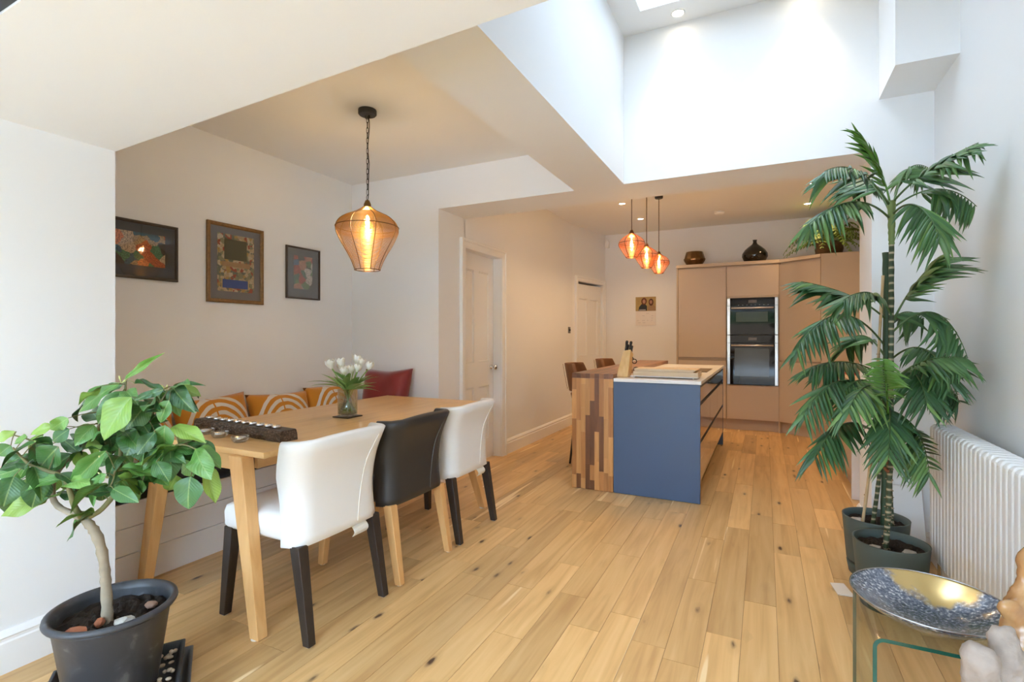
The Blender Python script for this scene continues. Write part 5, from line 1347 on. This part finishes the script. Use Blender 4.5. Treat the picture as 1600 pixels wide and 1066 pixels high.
def palm(label, loc, fronds, nl, ll, seed, young=()):
    P = thing('potted_palm', label, 'plant', loc, 0, 'potted palms by the radiator'); Ov = Vector(loc)
    rg_ = random.Random(seed)
    MB().lathe([(.112, .004), (.118, .0), (.128, .055), (.120, .060), (.110, .05)], 40).build('saucer_base', M_GPOT, P, smooth=True)
    MB().lathe([(.122, .066), (.128, .07), (.1475, .296), (.1485, .300), (.142, .300), (.138, .27), (.122, .09)], 48).build('pot', M_GPOT, P, smooth=True)
    MB().lathe([(.118, .056), (.119, .068)], 40, caps=False).build('water_gap', M_BLACK, P)
    soilmesh(.139, .262, seed).build('soil', M_SOIL, P)
    LM = [leaflet(*a) for a in ((.45, .25), (.7, .35), (.28, .2))]
    Lg = [q.mesh('leaflet', M_PLEAF, True) for q in LM]; Ly = [q.mesh('leaflet_young', M_PYOUNG, True) for q in LM]
    for k_, (p0, p1, p2) in enumerate(fronds):
        yg = k_ in young
        p2 = Vector(p2); p1 = Vector((p1[0], min(p1[1], 3.36), p1[2]))
        p2.x = min(p2.x, .775); p2.y = min(p2.y, 3.42)
        if p2.x > .66 and p2.z < .95: p2.z = .95
        pth = bez(Vector(p0) - Ov, Vector(p1) - Ov, p2 - Ov, 20); n = len(pth)
        fr_ = MB().tube(pth, [lerp(.0052, .0012, i / (n - 1)) for i in range(n)], 6).build('frond', MATS['palm_rachis'] if not yg else M_PYOUNG, P, smooth=True)
        length = sum((pth[i + 1] - pth[i]).length for i in range(n - 1))
        mrg = MB(); NT = nl
        for j in range(NT):
            s = .30 + .70 * (j + .5) / NT
            f = s * (n - 1); i0 = min(int(f), n - 2); pos = lerp(pth[i0], pth[i0 + 1], f - i0)
            tg = (pth[min(n - 1, i0 + 2)] - pth[max(0, i0 - 1)]).normalized()
            sd = tg.cross(Vector((0, 0, 1)))
            if sd.length < .15: sd = tg.cross(Vector((0.44, -.9, 0)))
            sd.normalize(); upv = sd.cross(tg).normalized()
            prof = math.sin(PI * min(1, (s - .22) / .86)) ** .45
            for sg in (-1, 1):
                fwd = lerp(.45, 1.5, s) * (3.0 if k_ == 0 else 1); dv = (sd * sg + tg * fwd + upv * rg_.uniform(-.15, .28) + Vector((0, 0, -.35 * (0 if yg else 1)))).normalized()
                Ln = ll * prof * rg_.uniform(.85, 1.12) * (.62 if yg else 1); wd = Ln * rg_.uniform(.075, .11) + .004
                mtx = frame(pos, dv, upv + Vector((0, 0, .4)), (Ln, wd, Ln))
                if (pos + Ov + dv * Ln).x > .80 or (pos + Ov + dv * Ln).y > 3.53: mtx = frame(pos, Vector((-.12, min(dv.y, 0) - .3, dv.z - .2)), upv, (Ln * .8, wd, Ln))
                tipw = pos + Ov + mtx.to_3x3() @ Vector((1, 0, -.4))
                if tipw.x > .67 and tipw.z < .86 and tipw.y < 3.08: mtx = frame(pos, Vector((dv.x * .2, dv.y - .2, .12)), upv, (Ln * .8, wd, Ln * .3))
                if j % 2 == 1:
                    q = LM[rg_.randrange(3)]; mrg.add([mtx @ Vector(v) for v in q.v], q.f)
                else: place((Ly if yg else Lg)[rg_.randrange(3)], 'leaflet', fr_, mtx)
        mrg.build('small_leaflets', M_PYOUNG if yg else M_PLEAF, fr_, smooth=True)['kind'] = 'stuff'
    return P
PA, PB = Vector((.52, 2.885, 0)), Vector((.52, 3.24, 0))
pa = palm('tall potted palm nearer the glass table, crown above the doorway header', PA, FA, 17, .17, 1, (0, 11))
pbm = palm('bushy potted palm behind, with a bamboo cane', PB, FB, 17, .185, 2, ())
def stem(P, pts, r0, r1, name, m_, Ov, wob=.004, n=24):
    pp = smoothpath([tuple(Vector(p) - Ov) for p in pts], 8)
    return MB().tube(pp, [lerp(r0, r1, i / (len(pp) - 1)) * (1 + .10 * math.sin(i * 2.4)) for i in range(len(pp))], 10).build(name, m_, P, smooth=True), pp
rg = random.Random(31)
s1, p1_ = stem(pa, [(.50, 2.88, .25), (.512, 2.87, .5), (.518, 2.867, .9), (.52, 2.866, 1.4), (.521, 2.866, 1.72)], .012, .010, 'stem', M_PSTEM, PA)
stem(pa, [(.521, 2.866, 1.66), (.521, 2.866, 1.74), (.521, 2.866, 1.86)], .011, .017, 'crown_shaft', mat('crownshaft', (.16, .22, .07), .5), PA)
for pts, r_ in (([(.55, 3.20, .25), (.556, 3.197, .7), (.559, 3.195, 1.2), (.556, 3.195, 1.67)], .017), ([(.50, 3.20, .25), (.53, 3.19, .55), (.548, 3.192, .9), (.556, 3.196, 1.2)], .010), ([(.585, 3.20, .25), (.575, 3.197, .5), (.568, 3.20, .9)], .010)):
    s2, p2_ = stem(pbm, pts, r_, r_ * .85, 'stem', M_PSTEM if r_ < .012 else mat('green_stem', (.035, .07, .035), .55, var=.3), PB)
for par, pth, cnt, Ov in ((s1, p1_, 70, PA), (s2, p2_, 30, PB)):     # aerial rootlets on the lower stems
    for k_ in range(cnt):
        q = pth[int(rg.random() ** 1.5 * len(pth) * .55)]; a = rg.uniform(0, 2 * PI); d = Vector((math.cos(a), math.sin(a), -.2)) * .012
        MB().tube([q + d * .5, q + d * rg.uniform(1.1, 1.9)], [.0035, .0018], 5).build('rootlet', mat('rootlet', (.36, .27, .17), .8), par)
stem(pbm, [(.455, 3.19, .25), (.50, 3.17, .75), (.54, 3.165, 1.55)], .0075, .0065, 'bamboo_cane', mat('cane', (.52, .36, .19), .55, var=.2, vscale=20), PB)
for k_, q in enumerate(((.47, 3.185, .42), (.50, 3.17, .75), (.52, 3.167, 1.15))):
    MB().torus(tuple(Vector(q) - PB), .0072, .002, 14, 6).build('cane_node', mat('cane_dark', (.33, .21, .10), .6), pbm)
for P0, par, pts in ((PA, pa, ((.51, 2.87, .62), (.51, 2.87, .66))), (PB, pbm, ((.552, 3.19, .69), (.552, 3.19, .72), (.555, 3.19, .75)))):
    for q in pts:
        a = rg.uniform(0, 6); d = Vector((math.cos(a), math.sin(a), .5)) * .05
        MB().tube([Vector(q) - P0, Vector(q) - P0 + d], [.009, .006], 8).build('leaf_sheath', mat('rust_sheath', (.26, .085, .035), .7, var=.3), par, smooth=True)
for loc, s, lab in ((PA + Vector((-.07, -.04, .268)), (.035, .022, .012), 'flat grey stone at the left on the soil of the nearer palm'), (PA + Vector((.06, -.045, .27)), (.035, .025, .014), 'pale angular stone at the right on the soil of the nearer palm'), (PB + Vector((-.085, .0, .268)), (.04, .03, .012), 'flat pale stone on the soil of the bushy palm')):
    rock('stone', loc, s, M_STN, int(abs(loc.x * 1000)), lab, group='stones on the palm soil')
# ================================================================== RADIATOR
rd = thing('column_radiator', 'tall white column radiator on the right wall', 'radiator', (.70, 3.05, 0))
M_RAD = mat('radiator_white', (.82, .82, .82), .35)
sec = MB(); w_ = .0195
def rr(x0, x1, z, wd): return [(x0, -wd, z), (x1, -wd, z), (x1, wd, z), (x0, wd, z)]
for xa, xb in ((0, .034), (.066, .10)):
    sec.loft([rr(xa, xb, z, w_ * s) for z, s in ((.215, .8), (.235, 1), (.80, 1), (.815, .9))])
sec.loft([rr(.0, .10, .795, w_ * .9), rr(.002, .098, .815, w_ * .95), rr(.012, .088, .829, w_ * .6)]); sec.loft([rr(.012, .088, .200, w_ * .6), rr(.002, .098, .214, w_ * .95), rr(0, .10, .235, w_ * .9)])
sm = sec.mesh('column', M_RAD, False)
for i in range(34):
    o = place(sm, 'column', rd, Matrix.Translation((0, -.023 - i * .0455, 0)))
    bv = o.modifiers.new('bevel', 'BEVEL'); bv.width = .007; bv.segments = 3; bv.limit_method = 'ANGLE'; bv.angle_limit = R(40)
for z in (.235, .79): MB().tube([(.05, 0, z), (.05, -1.55, z)], .016, 10).build('header_pipe', M_RAD, rd, smooth=True)
for y in (-.3, -1.2): B(.10, XR - .70 - .001, y - .02, y + .02, .72, .76).build('wall_bracket', M_RAD, rd)
MB().tube([(.05, .0, .235), (.05, .03, .235), (.05, .045, .20), (.05, .045, .003)], .009, 8).build('supply_pipe', M_CHROME, rd, smooth=True)

# ================================================================== GLASS TABLE, BOWL, DRIFTWOOD
gx0, gx1, gy0, gy1, gh, th, rb = .265, .565, 1.69, 2.04, .42, .010, .028
def uprof(e):
    pts = [(gx0 + e, 0)]
    for k_ in range(7):
        a = R(180 - k_ * 15); pts.append((gx0 + rb + (rb - e) * math.cos(a), gh - rb + (rb - e) * math.sin(a)))
    for k_ in range(7):
        a = R(90 - k_ * 15); pts.append((gx1 - rb + (rb - e) * math.cos(a), gh - rb + (rb - e) * math.sin(a)))
    return pts + [(gx1 - e, 0)]
gt = thing('glass_side_table', 'small bent clear glass side table under the decorative bowl', 'table', ((gx0 + gx1) / 2, (gy0 + gy1) / 2, .001))
off = Vector(((gx0 + gx1) / 2, (gy0 + gy1) / 2, 0))
po, pi_ = uprof(0), uprof(th)
def V3(p, y): return tuple(Vector((p[0], y, p[1])) - off)
for nm, pr in (('outer_face', po), ('inner_face', pi_)):
    n = len(pr)
    MB().add([V3(p, gy0) for p in pr] + [V3(p, gy1) for p in pr], [(i, i + 1, n + i + 1, n + i) for i in range(n - 1)]).build(nm, glassmat('table_glass', (.93, .975, .95), .05), gt, smooth=True)
M_GEDGE = mat('green_glass_edge', (.012, .085, .06), .1, spec=.7)
for y in (gy0, gy1):
    n = len(po)
    MB().add([V3(p, y) for p in po] + [V3(p, y) for p in pi_], [(i, i + 1, n + i + 1, n + i) for i in range(n - 1)]).build('glass_edge', M_GEDGE, gt)
bw_ = thing('decorative_bowl', 'wide shallow bowl mottled silver blue and gold on the glass table', 'bowl', (.42, 1.83, .4215))
m, t, b = newmat('mottled_lacquer'); N = t.nodes; Lk = t.links
tc = N.new('ShaderNodeTexCoord'); n1 = N.new('ShaderNodeTexNoise'); n1.inputs['Scale'].default_value = 120; n1.inputs['Detail'].default_value = 4; n2 = N.new('ShaderNodeTexNoise'); n2.inputs['Scale'].default_value = 9; n2.inputs['Detail'].default_value = 6
Lk.new(tc.outputs['Object'], n1.inputs[0]); Lk.new(tc.outputs['Object'], n2.inputs[0])
r1 = ramp(t, [(.38, (.10, .125, .18)), (.56, (.26, .29, .36)), (.66, (.70, .72, .76))]); Lk.new(n1.outputs['Fac'], r1.inputs['Fac'])
sx = N.new('ShaderNodeSeparateXYZ'); Lk.new(tc.outputs['Object'], sx.inputs[0])
ma = N.new('ShaderNodeMath'); ma.operation = 'MULTIPLY_ADD'; ma.inputs[1].default_value = 1.6; Lk.new(sx.outputs['Y'], ma.inputs[0]); Lk.new(n2.outputs['Fac'], ma.inputs[2])
mb2 = N.new('ShaderNodeMath'); mb2.operation = 'MULTIPLY_ADD'; mb2.inputs[1].default_value = .9; Lk.new(sx.outputs['X'], mb2.inputs[0]); Lk.new(ma.outputs[0], mb2.inputs[2])
rg2 = ramp(t, [(.71, (0, 0, 0)), (.80, (1, 1, 1))]); Lk.new(mb2.outputs[0], rg2.inputs['Fac'])
mx = N.new('ShaderNodeMix'); mx.data_type = 'RGBA'; mx.inputs['B'].default_value = (.58, .40, .15, 1); Lk.new(rg2.outputs['Color'], mx.inputs['Factor']); Lk.new(r1.outputs['Color'], mx.inputs['A']); Lk.new(mx.outputs['Result'], b.inputs['Base Color'])
setin(b, Roughness=.22, Metallic=.55, Coat_Weight=.5)
MB().lathe([(.055, 0), (.06, .004), (.10, .016), (.15, .042), (.185, .068), (.190, .074), (.188, .0765), (.180, .073), (.145, .049), (.10, .027), (.07, .018), (.02, .016), (.001, .016)], 64).build('dish', m, bw_, smooth=True)
MB().torus((0, 0, .0755), .1885, .0022, 72, 8).build('rim', mat('pewter', (.45, .45, .46), .25, metal=1), bw_, smooth=True)
def wood_lump(name, tubes, m_, loc, label, cat, dis, vox=.007):
    mb = MB()
    for pts, rads in tubes:
        pp = smoothpath([tuple(Vector(p) - Vector(loc)) for p in pts], 5); n = len(pp)
        rr_ = [lerp(rads[min(int(i / (n - 1) * (len(rads) - 1)), len(rads) - 2)], rads[min(int(i / (n - 1) * (len(rads) - 1)), len(rads) - 2) + 1], (i / (n - 1) * (len(rads) - 1)) % 1 if i < n - 1 else 1) for i in range(n)]
        mb.tube(pp, rr_, 14)
    o = mb.build(name, m_, None, smooth=True); o.location = loc
    rm = o.modifiers.new('remesh', 'REMESH'); rm.mode = 'VOXEL'; rm.voxel_size = vox; rm.use_smooth_shade = True
    tx = bpy.data.textures.new(name + '_relief', 'CLOUDS'); tx.noise_scale = .045; tx.noise_depth = 3
    dp = o.modifiers.new('relief', 'DISPLACE'); dp.texture = tx; dp.strength = dis; dp.mid_level = .5
    return tag(o, label, cat)
wood_lump('driftwood', [(((.445, 1.47, .03), (.44, 1.465, .25), (.424, 1.458, .45), (.418, 1.436, .545), (.425, 1.437, .575)), (.045, .05, .03, .034, .014)), (((.47, 1.50, .03), (.478, 1.49, .3), (.474, 1.483, .534), (.468, 1.493, .598)), (.05, .045, .030, .014)), (((.43, 1.45, .035), (.40, 1.50, .03)), (.035, .02)), (((.48, 1.47, .035), (.53, 1.44, .03)), (.035, .02))],
          mat('pale_driftwood', (.37, .31, .27), .85, var=.3, vscale=25, bump=.7, bscale=120), (.45, 1.475, .0), 'gnarled pale driftwood in front of the decorative bowl', 'driftwood', .03)
wood_lump('root_sculpture', [(((.545, 1.60, .03), (.535, 1.575, .25), (.525, 1.555, .43), (.523, 1.565, .532), (.526, 1.574, .60), (.536, 1.579, .666), (.548, 1.584, .74), (.552, 1.586, .76)), (.055, .045, .036, .038, .03, .016, .020, .008)), (((.526, 1.574, .585), (.503, 1.553, .615), (.484, 1.534, .622)), (.026, .022, .010)), (((.55, 1.60, .035), (.62, 1.63, .03)), (.04, .022)), (((.55, 1.60, .035), (.55, 1.69, .03)), (.035, .02))],
          woodmat('polished_root', (.22, .09, .035), (.42, .22, .09), (.60, .40, .20), axis=2, scale=6, stretch=3, rough=.25, var=.02, bump=.1, coat=.4), (.545, 1.59, .0), 'polished brown root sculpture at the right edge of the picture', 'sculpture', .026)
cdm = MB().hexa([(-.03, .03, 0), (-.01, -.09, 0), (.06, -.08, 0), (.03, .05, 0)], [(-.03, .03, .004), (-.01, -.09, .004), (.06, -.08, .004), (.03, .05, .004)]).build('paper_card', mat('card', (.74, .68, .60), .7), loc=(.325, 2.98, .0015)); tag(cdm, 'pale card lying on the floor beside the green pots', 'card')
